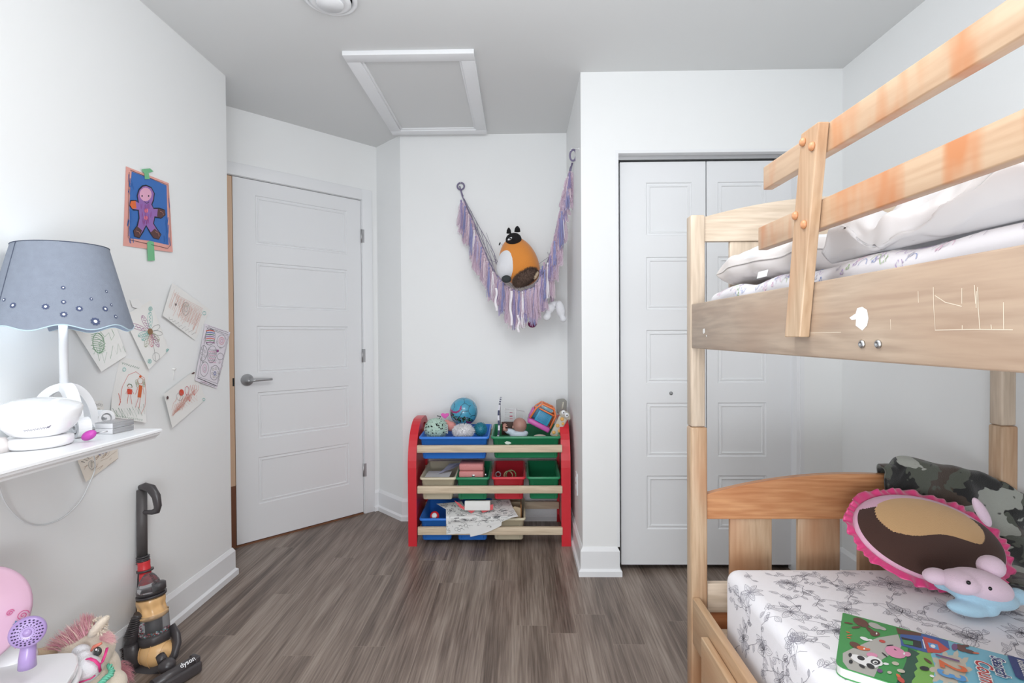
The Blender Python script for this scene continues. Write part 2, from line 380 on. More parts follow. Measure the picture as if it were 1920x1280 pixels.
# ------------------------------------------------------------------ doors
def panel(mb, T, x0, x1, z0, z1, depth=0.006, m1=0.007, m2=0.008):
    """sunken moulded panel ring drawn as geometry in local (x, z), local y towards the viewer"""
    def rect(i, y): return [Vector((x0+i, y, z0+i)), Vector((x1-i, y, z0+i)), Vector((x1-i, y, z1-i)), Vector((x0+i, y, z1-i))]
    R_ = [rect(0, 0), rect(0.004, -depth), rect(0.004+m1, -depth), rect(0.004+m1+0.003, -depth+0.0035), rect(0.004+m1+m2, -depth+0.0035), rect(0.004+m1+m2+0.003, -depth-0.001)]
    V = [[mb.bm.verts.new(T @ p) for p in r] for r in R_]
    for a, b in zip(V, V[1:]):
        for k in range(4): mb.face([a[k], a[(k+1) % 4], b[(k+1) % 4], b[k]])
    mb.face(V[-1])
def slab_with_panels(mb, T, x0, x1, z0, z1, th, panels):
    """panelled slab: front face split round the panel holes"""
    xs = sorted({x0, x1, *[p[0] for p in panels], *[p[1] for p in panels]}); zs = sorted({z0, z1, *[p[2] for p in panels], *[p[3] for p in panels]})
    for i in range(len(xs)-1):
        for j in range(len(zs)-1):
            cx, cz = (xs[i]+xs[i+1])/2, (zs[j]+zs[j+1])/2
            if any(p[0] < cx < p[1] and p[2] < cz < p[3] for p in panels): continue
            mb.poly([T @ Vector(q) for q in ((xs[i], 0, zs[j]), (xs[i+1], 0, zs[j]), (xs[i+1], 0, zs[j+1]), (xs[i], 0, zs[j+1]))])
    for p in panels: panel(mb, T, *p)
    b = [(x0, z0), (x1, z0), (x1, z1), (x0, z1)]
    for k in range(4):
        a, c = b[k], b[(k+1) % 4]
        mb.poly([T @ Vector(q) for q in ((a[0], 0, a[1]), (a[0], -th, a[1]), (c[0], -th, c[1]), (c[0], 0, c[1]))])
    mb.poly([T @ Vector(q) for q in ((x0, -th, z0), (x0, -th, z1), (x1, -th, z1), (x1, -th, z0))])

# room door, hinged on the right, standing a touch ajar
TD = Matrix(((-dv.x, nv.x, 0, XC), (-dv.y, nv.y, 0, YC), (0, 0, 1, 0), (0, 0, 0, 1)))    # local x = -s
def dpix(u, v):
    d = _ray(u, v); n = nv; P0 = Vector((XC, YC, 0)); q = CO+d*((P0-CO).dot(n)/d.dot(n)); return (q-P0).dot(dv), q.z
rows = [((474, 373), (645, 485)), ((476, 494), (646, 586)), ((478, 617), (648, 693)), ((480, 742), (649, 801)), ((481, 860), (651, 904))]
pan = []
zt = [(1.978, 1.70), (1.60, 1.335), (1.235, 0.965), (0.855, 0.590), (0.483, 0.215)]
for z1_, z0_ in zt: pan.append((-(DS1-0.118), -(DS0+0.095), z0_, z1_))
m_ = MB().use(DOOR)
slab_with_panels(m_, TD, -DS1, -DS0, 0.012, DH, 0.052, pan)
door = m_.build('door_1'); struct(door, 'white five panel room door')
m_ = MB().use(mat('raw_door_edge', (222, 188, 158), 0.5)); dbox(m_, DS1, DS1+0.0008, 0.35, DH, -0.051, -0.003)
m_.use(mat('brown_door_edge', (122, 78, 56), 0.5)); dbox(m_, DS1, DS1+0.0008, 0.012, 0.35, -0.051, -0.003); m_.build('unpainted_edge', door, 'bare wood edge of the door')
m_ = MB().use(METAL); dbox(m_, DS1+0.001, DS1+0.003, 0.88, 0.97, -0.03, -0.006); dbox(m_, DS1+0.001, DS1+0.013, 0.908, 0.935, -0.024, -0.010, 0.002); m_.build('latch', door, 'steel latch')
# lever handle
hs, hz = dpix(463, 712)
Tn = Matrix(((-dv.x, 0, nv.x, 0), (-dv.y, 0, nv.y, 0), (0, 1, 0, 0), (0, 0, 0, 1)))
kn = dwp(hs, hz, 0.0)
T = Matrix.Translation(kn) @ Tn
METAL = mat('satin_nickel', (188, 188, 190), 0.42, metal=0.85)
m_ = MB().use(METAL).lathe([(0.0, 0.0), (0.033, 0.0), (0.034, 0.006), (0.031, 0.012), (0.014, 0.014), (0.0125, 0.045), (0.0, 0.047)], 32, T)
for_lever = [dwp(hs-0.0, hz, 0.050), dwp(hs-0.03, hz, 0.056), dwp(hs-0.07, hz, 0.056), dwp(hs-0.118, hz-0.001, 0.050)]
m_.tube(for_lever, [0.0135, 0.012, 0.0105, 0.009], 12, flat=0.75); m_.build('door_handle', door, 'brushed metal lever handle')
for hzz in (0.29, 1.045, 1.83):
    m_ = MB().use(METAL); m_.tube([dwp(DS0-0.001, hzz-0.043, 0.006), dwp(DS0-0.001, hzz+0.043, 0.006)], 0.0055, 10)
    dbox(m_, DS0-0.018, DS0-0.002, hzz-0.043, hzz+0.043, 0.0135, 0.0145); m_.build('hinge', door, 'metal hinge')
m_ = MB().use(TRIM); dbox(m_, 0.040, DS0-0.006, 0, DH+0.075, 0, 0.013, 0.002); dbox(m_, DS0-0.006, 1.12, DH+0.006, DH+0.075, 0, 0.013, 0.002); dbox(m_, DS0-0.012, DS0-0.003, 0, DH+0.006, -0.05, 0.001)
struct(m_.build('trim_1'), 'white door casing')
m_ = MB().use(mat('threshold_wood', (126, 86, 62), 0.5)); dbox(m_, DS0, DS1+0.2, 0.0, 0.008, -0.12, 0.004); struct(m_.build('trim_2'), 'brown wooden threshold strip')
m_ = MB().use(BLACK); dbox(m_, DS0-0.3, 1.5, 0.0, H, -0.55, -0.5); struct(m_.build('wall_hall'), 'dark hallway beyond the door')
m_ = MB().use(mat('raw_door_edge')); dbox(m_, DS1+0.0035, DS1+0.05, 0.345, DH, -0.05, 0.0); m_.use(mat('brown_door_edge')); dbox(m_, DS1+0.0035, DS1+0.05, 0.0, 0.344, -0.05, 0.0); m_.use(BLACK); dbox(m_, DS1+0.004, DS1+0.012, 0.90, 0.945, 0.0, 0.0015); struct(m_.build('trim_6'), 'added bare wood strip standing in for the door edge')  # strip added facing the room, because light misses the real door edge

# closet bifold doors
YD = YF+0.052
m_ = MB().use(METAL); m_.box((OX0+0.012, YD-0.012, 2.030), (OX1-0.02, YD+0.03, 2.058)); m_.build
trk = m_.build('trim_3'); struct(trk, 'metal track over the closet doors')
m_ = MB().use(TRIM); m_.box((OX0, YF-0.0015, 0.138), (OX0+0.014, YF+0.079, OZ)); m_.box((OX0+0.014, YF-0.0015, OZ-0.014), (OX1-0.018, YF+0.079, OZ)); m_.box((OX1-0.034, YF+0.004, 0), (OX1-0.018, YF+0.08, OZ)); m_.box((OX1-0.018, YF-0.0015, 0.138), (OX1, YF+0.079, OZ))
struct(m_.build('trim_4'), 'white jamb lining the closet opening')
TC = Matrix(((1, 0, 0, 0), (0, -1, 0, YD), (0, 0, 1, 0), (0, 0, 0, 1)))
def cx(u, v=640): return ony(u, v, YD).x
def cz(v, u=1250): return ony(u, v, YD).z
zr = [(cz(a), cz(b)) for a, b in ((342, 441), (481.5, 580.5), (618.5, 718), (755, 856), (891.5, 992))]
lx = [(cx(1163.2), cx(1323), cx(1212), cx(1298)), (cx(1325), cx(1496), cx(1346), cx(1437))]
for k, (a, b, c, d) in enumerate(lx):
    m_ = MB().use(DOOR)
    slab_with_panels(m_, TC, a+0.001, b+0.0012, 0.028, 2.022, 0.03, [(c, d, z0_, z1_) for z1_, z0_ in zr])
    o = m_.build('door_%d' % (k+2)); struct(o, ('white five panel closet door leaf, left', 'white five panel closet door leaf, right')[k])
    if k == 0:
        c_ = ony(1258, 737, YD)
        mk = MB().use(STEEL).lathe([(0, 0), (0.0085, 0), (0.009, 0.002), (0.004, 0.003), (0.003, 0.009), (0, 0.0095)], 16, TR((c_.x, YD-0.0003, c_.z), rx=90)); mk.build('knob_screw', o, 'bare screw plate where the knob is missing')

# ceiling hatch
HX0, HX1, HY0, HY1 = -0.782, -0.196, 2.277, 3.188
m_ = MB().use(TRIM)
zt_, zb_ = H, H-0.020
def frame(mb, x0, x1, y0, y1, w_, z0, z1):
    mb.box((x0, y0, z0), (x1, y0+w_, z1), 0.001); mb.box((x0, y1-w_, z0), (x1, y1, z1), 0.001); mb.box((x0, y0+w_, z0), (x0+w_, y1-w_, z1), 0.001); mb.box((x1-w_, y0+w_, z0), (x1, y1-w_, z1), 0.001)
frame(m_, HX0, HX1, HY0, HY1, 0.062, zb_, zt_)
hat = m_.build('trim_5'); struct(hat, 'white frame of the attic hatch')
m_ = MB().use(TRIM); frame(m_, HX0+0.062, HX1-0.062, HY0+0.062, HY1-0.062, 0.012, H-0.012, H); m_.build('inner_moulding', hat)
m_ = MB().use(CEIL); m_.box((HX0+0.072, HY0+0.072, H-0.005), (HX1-0.072, HY1-0.072, H)); m_.build('hatch_panel', hat, 'grey white attic hatch panel')

# round air diffuser
VC = Vector((-0.700, 1.915, H))
T = Matrix.Translation(VC) @ Matrix.Rotation(PI, 4, 'X')
ev = empty('ceiling_vent', VC, 'round white air diffuser on the ceiling near the top of the photo', 'vent')
MB().use(TRIM).lathe([(0.045, 0), (0.098, 0), (0.098, 0.012), (0.088, 0.016), (0.080, 0.010), (0.078, 0.002), (0.045, 0.001)], 48, T).build('outer_ring', ev)
MB().use(TRIM).lathe([(0.050, 0.012), (0.074, 0.012), (0.076, 0.020), (0.062, 0.026), (0.052, 0.022)], 48, T).build('middle_ring', ev)
MB().use(TRIM).lathe([(0, 0.004), (0.030, 0.004), (0.045, 0.022), (0.049, 0.028), (0.047, 0.033), (0, 0.034)], 48, T).build('centre_disc', ev)
MB().use(BLACK).lathe([(0, 0.0005), (0.079, 0.0005), (0.079, 0.003), (0, 0.003)], 32, T).build('duct', ev, 'dark opening behind the rings')

# outlet on the nook return wall
ev = empty('wall_outlet', (XE, 2.727, 0.383), 'white wall outlet plate on the return wall beside the red organizer', 'outlet')
PLATE = mat('plate_plastic', (238, 238, 240), 0.3)
MB().use(PLATE).box((XE-0.006, 2.692, 0.325), (XE, 2.762, 0.440), 0.002).build('plate', ev)
for z in (0.362, 0.404): MB().use(PLATE).box((XE-0.009, 2.711, z-0.014), (XE-0.006, 2.743, z+0.014), 0.003).build('socket', ev)
#---CONTINUE---
# ------------------------------------------------------------------ bunk bed
BL1, BL2, OR = (196, 170, 143), (222, 198, 172), (196, 140, 96)
WZ_pale = wood('birch_upright', 'z', (194, 175, 154), (216, 198, 178), None, 0, 1.0)
WZ_warm = wood('birch_upright_warm', 'z', (184, 154, 124), (208, 180, 150), (182, 130, 92), 0, 3.1)
WY_pale = wood('birch_lengthwise', 'y', (172, 150, 131), (194, 173, 152), (170, 139, 116), 0, 2.2)
WY_orange = wood('birch_lengthwise_amber', 'y', (194, 160, 130), (208, 178, 148), (200, 134, 90), 1, 5.3)
WX_pale = wood('birch_crosswise', 'x', (198, 178, 156), (220, 202, 182), None, 0, 4.4)
WX_warm = wood('birch_crosswise_amber', 'x', (190, 128, 84), (214, 158, 112), (178, 106, 66), 0, 6.6)
WY_low = wood('birch_lengthwise_tan', 'y', (198, 164, 128), (218, 188, 154), (194, 148, 110), 0, 8.8)
bed = empty('bunk_bed', (1.01, 0.55, 0), 'pale and amber wooden bunk bed against the wall on the right', 'bunk bed')
for (x0, x1) in ((0.522, 0.566), (1.457, 1.502)):
    for (y0, y1, far) in ((1.57, 1.612, True), (-0.50, -0.458, False)):
        m_ = MB().use(WZ_pale).box((x0, y0, 0.889), (x1, y1, 1.536), 0.005); m_.build('upper_post', bed)
        m_ = MB().use(WZ_warm).box((x0, y0-0.001, 0), (x1+0.006, y1+0.004, 0.888), 0.006); m_.build('lower_post', bed)
def arched(x0, x1, zb, z0, zc, y0, y1, m):
    n = 28; pts = [(x0, y0, zb), (x1, y0, zb)]
    for k in range(n+1):
        t = 1-k/n; x = x0+(x1-x0)*t; q = 2*t-1
        pts.append((x, y0, z0+(zc-z0)*(1-q*q)))
    return MB().use(m).prism(pts, (0, y1-y0, 0), bev=0.0025)
arched(0.566, 1.457, 1.456, 1.531, 1.592, 1.578, 1.600, WX_pale).build('upper_headboard', bed)
arched(0.572, 1.457, 0.603, 0.680, 0.742, 1.578, 1.602, WX_warm).build('lower_headboard', bed, 'amber arched headboard of the lower bunk')
for x0, x1 in ((0.646, 0.774), (0.854, 0.982), (1.040, 1.166), (1.246, 1.374)):
    MB().use(WZ_warm).box((x0, 1.584, 0.38), (x1, 1.598, 0.603), 0.002).build('headboard_slat', bed)
    MB().use(WZ_pale).box((x0, 1.584, 1.24), (x1, 1.598, 1.456), 0.002).build('headboard_slat', bed)
MB().use(WX_pale).box((0.573, 1.576, 0.315), (1.457, 1.600, 0.403), 0.002).build('cross_bar', bed)
MB().use(WX_warm).box((0.573, 1.582, 0.26), (1.457, 1.604, 0.314), 0.002).build('cross_bar', bed)
MB().use(WX_pale).box((0.567, 1.576, 1.135), (1.457, 1.600, 1.24), 0.002).build('cross_bar', bed)
# upper side rail with marks and bolts
XR = 0.523
rail = MB().use(WY_pale).box((XR, -0.458, 1.130), (XR+0.022, 1.569, 1.264), 0.003).build('upper_side_rail', bed)
MB().use(WY_pale).box((1.480, -0.458, 1.130), (1.502, 1.569, 1.264), 0.003).build('upper_side_rail', bed)
wht = mat('white_residue', (238, 236, 232), 0.6); chalk = mat('scratch', (222, 208, 188), 0.7)
m_ = MB().use(wht)
def rp(u, v, off=0.0004): return onx(u, v, XR-off)
S6 = lambda a, b: (1280+a/2.56, 200+b/2.56)
m_.poly([rp(*S6(*p)) for p in ((800, 1012), (812, 1024), (832, 1020), (830, 1050), (862, 1074), (885, 1050), (892, 1015), (885, 975), (862, 960), (838, 966), (830, 992))])
m_.build('sticker_residue', rail, 'torn white sticker residue')
MB().use(wht).poly([rp(*S6(*p)) for p in ((97, 1066), (106, 1064), (108, 1082), (101, 1090), (97, 1084))]).build('paint_fleck', rail, 'white paint fleck')
MB().use(wht).poly([rp(*S6(*p)) for p in ((112, 1096), (116, 1095), (117, 1103), (113, 1103))]).build('paint_fleck', rail, 'tiny white paint fleck')
for ln_ in ([(1203, 865), (1205, 960), (1212, 1072), (1400, 1068), (1585, 1070)], [(1400, 855), (1406, 945)], [(1416, 865), (1418, 960), (1427, 1066)], [(1540, 938), (1541, 1068)], [(1210, 905), (1260, 938), (1340, 958)], [(1340, 870), (1340, 945)], [(1130, 885), (1132, 940)], [(997, 1020), (999, 1070)], [(612, 1085), (760, 1082)], [(1342, 1048), (1342, 1068)], [(1480, 1045), (1482, 1066)], [(1410, 885), (1409, 965)]):
    MB().use(chalk).ribbon([rp(*S6(*p), 0.0003) for p in ln_], 0.0010, Vector((-1, 0, 0))).build('scratch', rail, 'pale scratched line')
for u, v in ((1617.5, 645), (1648, 645)):
    c = onx(u, v, XR); MB().use(STEEL).lathe([(0, 0), (0.0062, 0), (0.0066, 0.002), (0.0045, 0.004), (0.003, 0.004), (0.002, 0.0025), (0, 0.0025)], 16, TR(c, ry=-90)).build('bolt', rail, 'steel bolt head')
# guard rails and leaning guard post
MB().use(WY_orange).box((XR, -0.40, 1.355), (XR+0.020, 1.133, 1.405), 0.0025).build('guard_rail', bed)
MB().use(WY_orange).box((XR, -0.40, 1.480), (XR+0.020, 1.109, 1.529), 0.0025).build('guard_rail', bed)
gp = MB().use(WZ_warm).prism([(0.5035, .983, 1.166), (0.5035, .931, 1.166), (0.5035, .872, 1.5285), (0.5035, .926, 1.5285)], (0.0188, 0, 0), bev=0.002).build('guard_post', bed)
MB().use(WZ_warm).prism([(0.5035, -.20, 1.166), (0.5035, -.252, 1.166), (0.5035, -.252, 1.5285), (0.5035, -.20, 1.5285)], (0.0188, 0, 0), bev=0.002).build('guard_post', bed)
CAPM = mat('wood_plug', (206, 146, 104), 0.35)
for y, z in ((.917, 1.511), (.889, 1.493), (.942, 1.387), (.914, 1.365)):
    MB().use(CAPM).lathe([(0.0075, 0), (0.0078, 0.002), (0.0066, 0.0045), (0.004, 0.0062), (0, 0.0068)], 18, TR((0.5036, y, z), ry=-90)).build('bolt_cap', gp, 'round amber wooden bolt cap')
# lower side rail, drawer, slat deck
MB().use(WY_low).box((XR+0.001, -0.458, 0.225), (XR+0.024, 1.568, 0.366), 0.003).build('lower_side_rail', bed)
MB().use(WY_low).box((1.478, -0.458, 0.225), (1.501, 1.568, 0.366), 0.003).build('lower_side_rail', bed)
dr = MB().use(WY_low).box((0.502, 0.15, 0.06), (0.5225, 1.432, 0.326), 0.003).build('drawer', bed, 'pale drawer front under the lower bunk')
for z in (0.258, 1.132):
    m_ = MB().use(WX_pale)
    for k in range(14): y = -0.40+k*0.145; m_.box((XR+0.0245, y, z), (1.4775, y+0.07, z+0.018))
    o = m_.build('slat_deck', bed)

# lower mattress in a fitted sheet with a drawn floral print
SHEET = mat('sheet_white', (244, 242, 246), 0.75, bump=0.08, bscale=600)
MX0, MX1, MY0, MY1, MZ0, MZ1, MR = 0.576, 1.470, -0.44, 1.462, 0.277, 0.512, 0.035
mt = MB().use(SHEET)
t = bmesh.new(); bmesh.ops.create_cube(t, size=1)
for v in t.verts: v.co = Vector(((MX0+MX1)/2+v.co.x*(MX1-MX0), (MY0+MY1)/2+v.co.y*(MY1-MY0), (MZ0+MZ1)/2+v.co.z*(MZ1-MZ0)))
bmesh.ops.bevel(t, geom=t.edges[:], offset=MR, segments=6, profile=0.5, affect='EDGES'); mt._merge(t, None, True)
INK = mat('print_ink', (150, 147, 158), 0.8)
def mmap(a, b):
    """unrolled sheet: a from the left top fold inward (negative runs down the side), b along the bed"""
    A = MR*PI/2
    if a > A: return Vector((MX0+MR+(a-A), b, MZ1+0.0004)), Vector((0, 0, 1))
    if a >= 0: th = a/MR; n = Vector((-math.cos(th), 0, math.sin(th))); return Vector((MX0+MR, b, MZ1-MR))+n*(MR+0.0004), n
    return Vector((MX0-0.0004, b, MZ1-MR+a)), Vector((-1, 0, 0))
def mline(pts, w_=0.0010):
    out = []; N = []
    for p in pts:
        if p[1] > MY1-MR or p[1] < 0.4 or p[0] < -0.18 or p[0] > 0.9: return
        q, n = mmap(*p); out.append(q); N.append(n)
    mt.ribbon(out, w_, N)
mt.use(INK); rnd = random.Random(5)
def petal(cx_, cy_, an, l, w_, ww=0.0010):
    ca, sa = math.cos(an), math.sin(an)
    def P(x, y): return (cx_+x*ca-y*sa, cy_+x*sa+y*ca)
    jit = [rnd.uniform(-.15, .15) for _ in range(4)]
    a = [P(l*t, w_*math.sin(PI*min(1, t**0.8))*(1+jit[0]*math.sin(9*t))) for t in (0, .15, .3, .5, .7, .85, 1)]
    b = [P(l*t, -w_*math.sin(PI*min(1, t**0.8))*(1+jit[1]*math.sin(9*t))) for t in (0, .15, .3, .5, .7, .85, 1)]
    mline(a, ww); mline(b, ww); mline([P(l*t, w_*.15*math.sin(4*t)) for t in (.1, .4, .8)], ww*.7)
    mline([P(l*.2, w_*.3), P(l*.5, w_*.45), P(l*.75, w_*.3)], ww*.6); mline([P(l*.2, -w_*.3), P(l*.5, -w_*.45), P(l*.75, -w_*.3)], ww*.6)
def flower(cx_, cy_, r):
    n = rnd.choice((6, 7, 8)); a0 = rnd.uniform(0, 6)
    for k in range(n): petal(cx_, cy_, a0+k*2*PI/n, r*rnd.uniform(.85, 1.1), r*.20)
    mline([(cx_+r*.16*math.cos(t), cy_+r*.16*math.sin(t)) for t in [i*PI/4 for i in range(9)]])
    mline([(cx_+r*.08*math.cos(t), cy_+r*.08*math.sin(t)) for t in [i*PI/3 for i in range(7)]])
def leaf(x, y, an, l): petal(x, y, an, l, l*.26, .0009)
def vine(x, y, an, n):
    pts = [(x, y)]
    for k in range(n):
        an += rnd.uniform(-.55, .55); x += math.cos(an)*.016; y += math.sin(an)*.016; pts.append((x, y))
        if k % 2: leaf(x, y, an+rnd.choice((-1, 1))*rnd.uniform(.5, 1.2), rnd.uniform(.014, .028))
        if k % 5 == 4:
            for q in range(3): mline([(x+.004*math.cos(i*PI/3)+q*.006-.006, y+.004*math.sin(i*PI/3)+q*.005) for i in range(7)], .0008)
    for i in range(0, len(pts)-3, 3): mline(pts[i:i+4], .0010)
cells = [(i, j) for i in range(-1, 7) for j in range(0, 10)]
for i, j in cells:
    cx_ = 0.03+i*0.128+(j % 2)*0.06+rnd.uniform(-.015, .015); cy_ = 0.50+j*0.105+rnd.uniform(-.02, .02)
    r_ = rnd.uniform(.032, .048)
    if (i+j) % 3: flower(cx_, cy_, r_)
    else:
        for k in range(5): petal(cx_, cy_, -.3+k*.75, r_*.7, r_*.26)
        for k in range(4): leaf(cx_, cy_, rnd.uniform(0, 6), r_*1.1)
    for k in range(3): vine(cx_+rnd.uniform(-.04, .04), cy_+rnd.uniform(-.04, .04), rnd.uniform(0, 6.28), 6)
mo = mt.build('mattress'); tag(mo, 'lower bunk mattress in a white sheet printed with grey flowers', 'mattress')

# ruffled oval cushion leaning on the lower headboard (plain patches instead of the printed figure)
PC = Vector((1.102, 1.398, 0.6165))
ua = Vector((math.cos(math.radians(-7)), 0.0, math.sin(math.radians(-7))))
vb0 = Vector((0, 0.70, 0.70)).normalized(); vb = (vb0-ua*vb0.dot(ua)).normalized(); vn = ua.cross(vb); vn = vn if vn.y < 0 else -vn
PA, PB, PT = 0.198, 0.124, 0.040
PINK = mat('pink_velour', (228, 178, 202), 0.8, bump=.3, bscale=500, sheen=.4); TAN = mat('tan_velour', (214, 172, 122), 0.85, bump=.3, bscale=500, sheen=.3)
BRN = mat('brown_velour', (72, 46, 38), 0.9, bump=.3, bscale=500, sheen=.15); MAG = mat('magenta_satin', (222, 62, 128), 0.3, sheen=.5)
def ov(r, th, side=1):
    a = r*math.cos(th); b = r*math.sin(th); h = PT*(1 if side > 0 else .5)*(1-r**2.6)**0.55 if r < 1 else 0
    return PC+ua*(PA*a)+vb*(PB*b)+vn*(h*side)
cu = MB(); nr, nt_ = 54, 220
g = {}
for side in (1, -1):
    for i in range(nr+1):
        for k in range(nt_):
            if i == nr and side == -1: g[(side, i, k)] = g[(1, i, k)]; continue
            g[(side, i, k)] = cu.bm.verts.new(ov(i/nr, 2*PI*k/nt_, side)) if i else None
    c = cu.bm.verts.new(ov(0, 0, side))
    for i in range(nr):
        for k in range(nt_):
            k2 = (k+1) % nt_; r = (i+.5)/nr; th = 2*PI*(k+.5)/nt_; x = r*math.cos(th); y = r*math.sin(th)
            if side == 1:
                edge = -.10+0.05*math.sin(x*7+1)
                if r > 0.96: cu.use(PINK)
                elif ((x+.0)/.72)**2+((y-.24)/.60)**2 < 1 and y > edge: cu.use(TAN)
                elif y > .66-.25*abs(x): cu.use(PINK)
                else: cu.use(BRN)
            else: cu.use(PINK)
            q = [c if i == 0 else g[(side, i, k)], g[(side, i+1, k)], g[(side, i+1, k2)]] + ([] if i == 0 else [g[(side, i, k2)]])
            cu.face(q if side == 1 else q[::-1], True)
cush = empty('oval_cushion', (1.124, 1.36, 0.513), 'oval brown, tan and pink cushion with a magenta satin ruffle on the lower bunk', 'cushion')
cu.build('cushion_body', cush)
m_ = MB().use(MAG)
def ruff(i, j):
    th = 2*PI*i; r = .99+j*(0.115+.018*math.sin(9*th)+.004*math.sin(th*41+2)); wv = j*0.0040*math.sin(th*41+2*math.sin(th*7))+j*.004*math.sin(th*23)
    return PC+ua*(PA*r*math.cos(th)-0.0)+vb*((PB+ (PA-PB)*0.35*j*.3)*r*math.sin(th))+vn*(wv+0.004*math.sin(3*th)*j)
m_.grid(ruff, 520, 4, closed_u=True); m_.build('ruffle', cush, 'magenta satin ruffle', [('solid', 0.0012, 0)])

# soft toy resting against the cushion (plain, without the figure's face)
sx = empty('plush_toy', (1.10, 1.22, 0.513), 'small light blue and pink plush toy lying in front of the ruffled cushion', 'plush toy')
LB = mat('light_blue_fleece', (166, 202, 222), 0.9, bump=.4, bscale=400, sheen=.3); LP = mat('pale_pink_fleece', (222, 196, 212), 0.9, bump=.4, bscale=400, sheen=.3)
def pp(u, v, y): return ony(u, v, y)
m_ = MB().use(LB)
m_.ell(pp(1838, 1112, 1.215), (.085, .045, .030), Matrix.Rotation(math.radians(14), 4, 'Y')); m_.ell(pp(1770, 1092, 1.235), (.024, .018, .018)); m_.ell(pp(1905, 1118, 1.215), (.026, .018, .020))
m_.ell(pp(1815, 1140, 1.185), (.048, .024, .017), Matrix.Rotation(math.radians(8), 4, 'Y')); m_.ell(pp(1850, 1143, 1.185), (.028, .018, .014)); m_.build('body', sx, None, [('remesh', 0.004, 4)])
m_ = MB().use(LP); m_.ell(pp(1838, 1096, 1.205), (.072, .043, .034), Matrix.Rotation(math.radians(16), 4, 'Y')); m_.ell(pp(1800, 1090, 1.200), (.036, .040, .026)); m_.build('face', sx, 'pale pink face', [('remesh', 0.004, 4)])
for u, v, r, nm in ((1756, 1080, (.029, .024, .018), 'paw'), (1858, 1062, (.028, .026, .026), 'paw')):
    MB().use(LP).ell(pp(u, v, 1.225), r).build(nm, sx, 'pale pink paw')
MB().use(LP).ell(pp(1841, 960, 1.30), (.013, .010, .042), Matrix.Rotation(math.radians(-30), 4, 'Y')).build('wing', cush, 'pale pink padded flap')
for u, v in ((1816, 1092), (1856, 1103)):
    MB().use(mat('bead_black', (18, 18, 20), 0.15)).ell(pp(u, v, 1.166), (.0045, .004, .0045)).build('eye', sx, 'small black bead eye')

# camouflage fleece blanket over the headboard corner
def camo():
    m = bpy.data.materials.new('camouflage_fleece'); m.use_nodes = True; nt = m.node_tree; b = nt.nodes['Principled BSDF']; L = nt.links.new
    tc = nt.nodes.new('ShaderNodeTexCoord')
    def layer(sc_, off, lo, prev, colr, squash=(1, 1, 1)):
        mp = nt.nodes.new('ShaderNodeMapping'); mp.inputs['Location'].default_value = (off, off*.7, off*.3); mp.inputs['Scale'].default_value = squash; L(tc.outputs['UV'] if False else tc.outputs['Object'], mp.inputs['Vector'])
        n = nt.nodes.new('ShaderNodeTexNoise'); n.inputs['Scale'].default_value = sc_; n.inputs['Detail'].default_value = 3; n.inputs['Roughness'].default_value = .55; n.inputs['Distortion'].default_value = .4
        L(mp.outputs[0], n.inputs['Vector']); r = ramp(nt, [(lo, (0, 0, 0)), (lo+.008, (1.0, 1.0, 1.0))]); L(n.outputs['Fac'], r.inputs[0])
        mx = nt.nodes.new('ShaderNodeMix'); mx.data_type = 'RGBA'; L(r.outputs[0], mx.inputs[0])
        if isinstance(prev, tuple): mx.inputs[6].default_value = rgb(prev)
        else: L(prev, mx.inputs[6])
        mx.inputs[7].default_value = rgb(colr); return mx.outputs[2]
    o = layer(9, 1, .53, (86, 90, 80), (74, 62, 54)); o = layer(10, 4, .52, o, (34, 34, 34)); o = layer(9, 8, .56, o, (168, 170, 162), (.8, .8, 1.3))
    L(o, b.inputs['Base Color']); b.inputs['Roughness'].default_value = .95; b.inputs['Sheen Weight'].default_value = .35
    n = nt.nodes.new('ShaderNodeTexNoise'); n.inputs['Scale'].default_value = 500; L(tc.outputs['Object'], n.inputs['Vector'])
    bp = nt.nodes.new('ShaderNodeBump'); bp.inputs['Strength'].default_value = .5; bp.inputs['Distance'].default_value = .003; L(n.outputs['Fac'], bp.inputs['Height']); L(bp.outputs[0], b.inputs['Normal'])
    return m
def interp(tb, x):
    if x <= tb[0][0]: return tb[0][1]
    for (a, p), (b, q) in zip(tb, tb[1:]):
        if x <= b:
            t = (x-a)/(b-a); t = t*t*(3-2*t); return p+(q-p)*t
    return tb[-1][1]
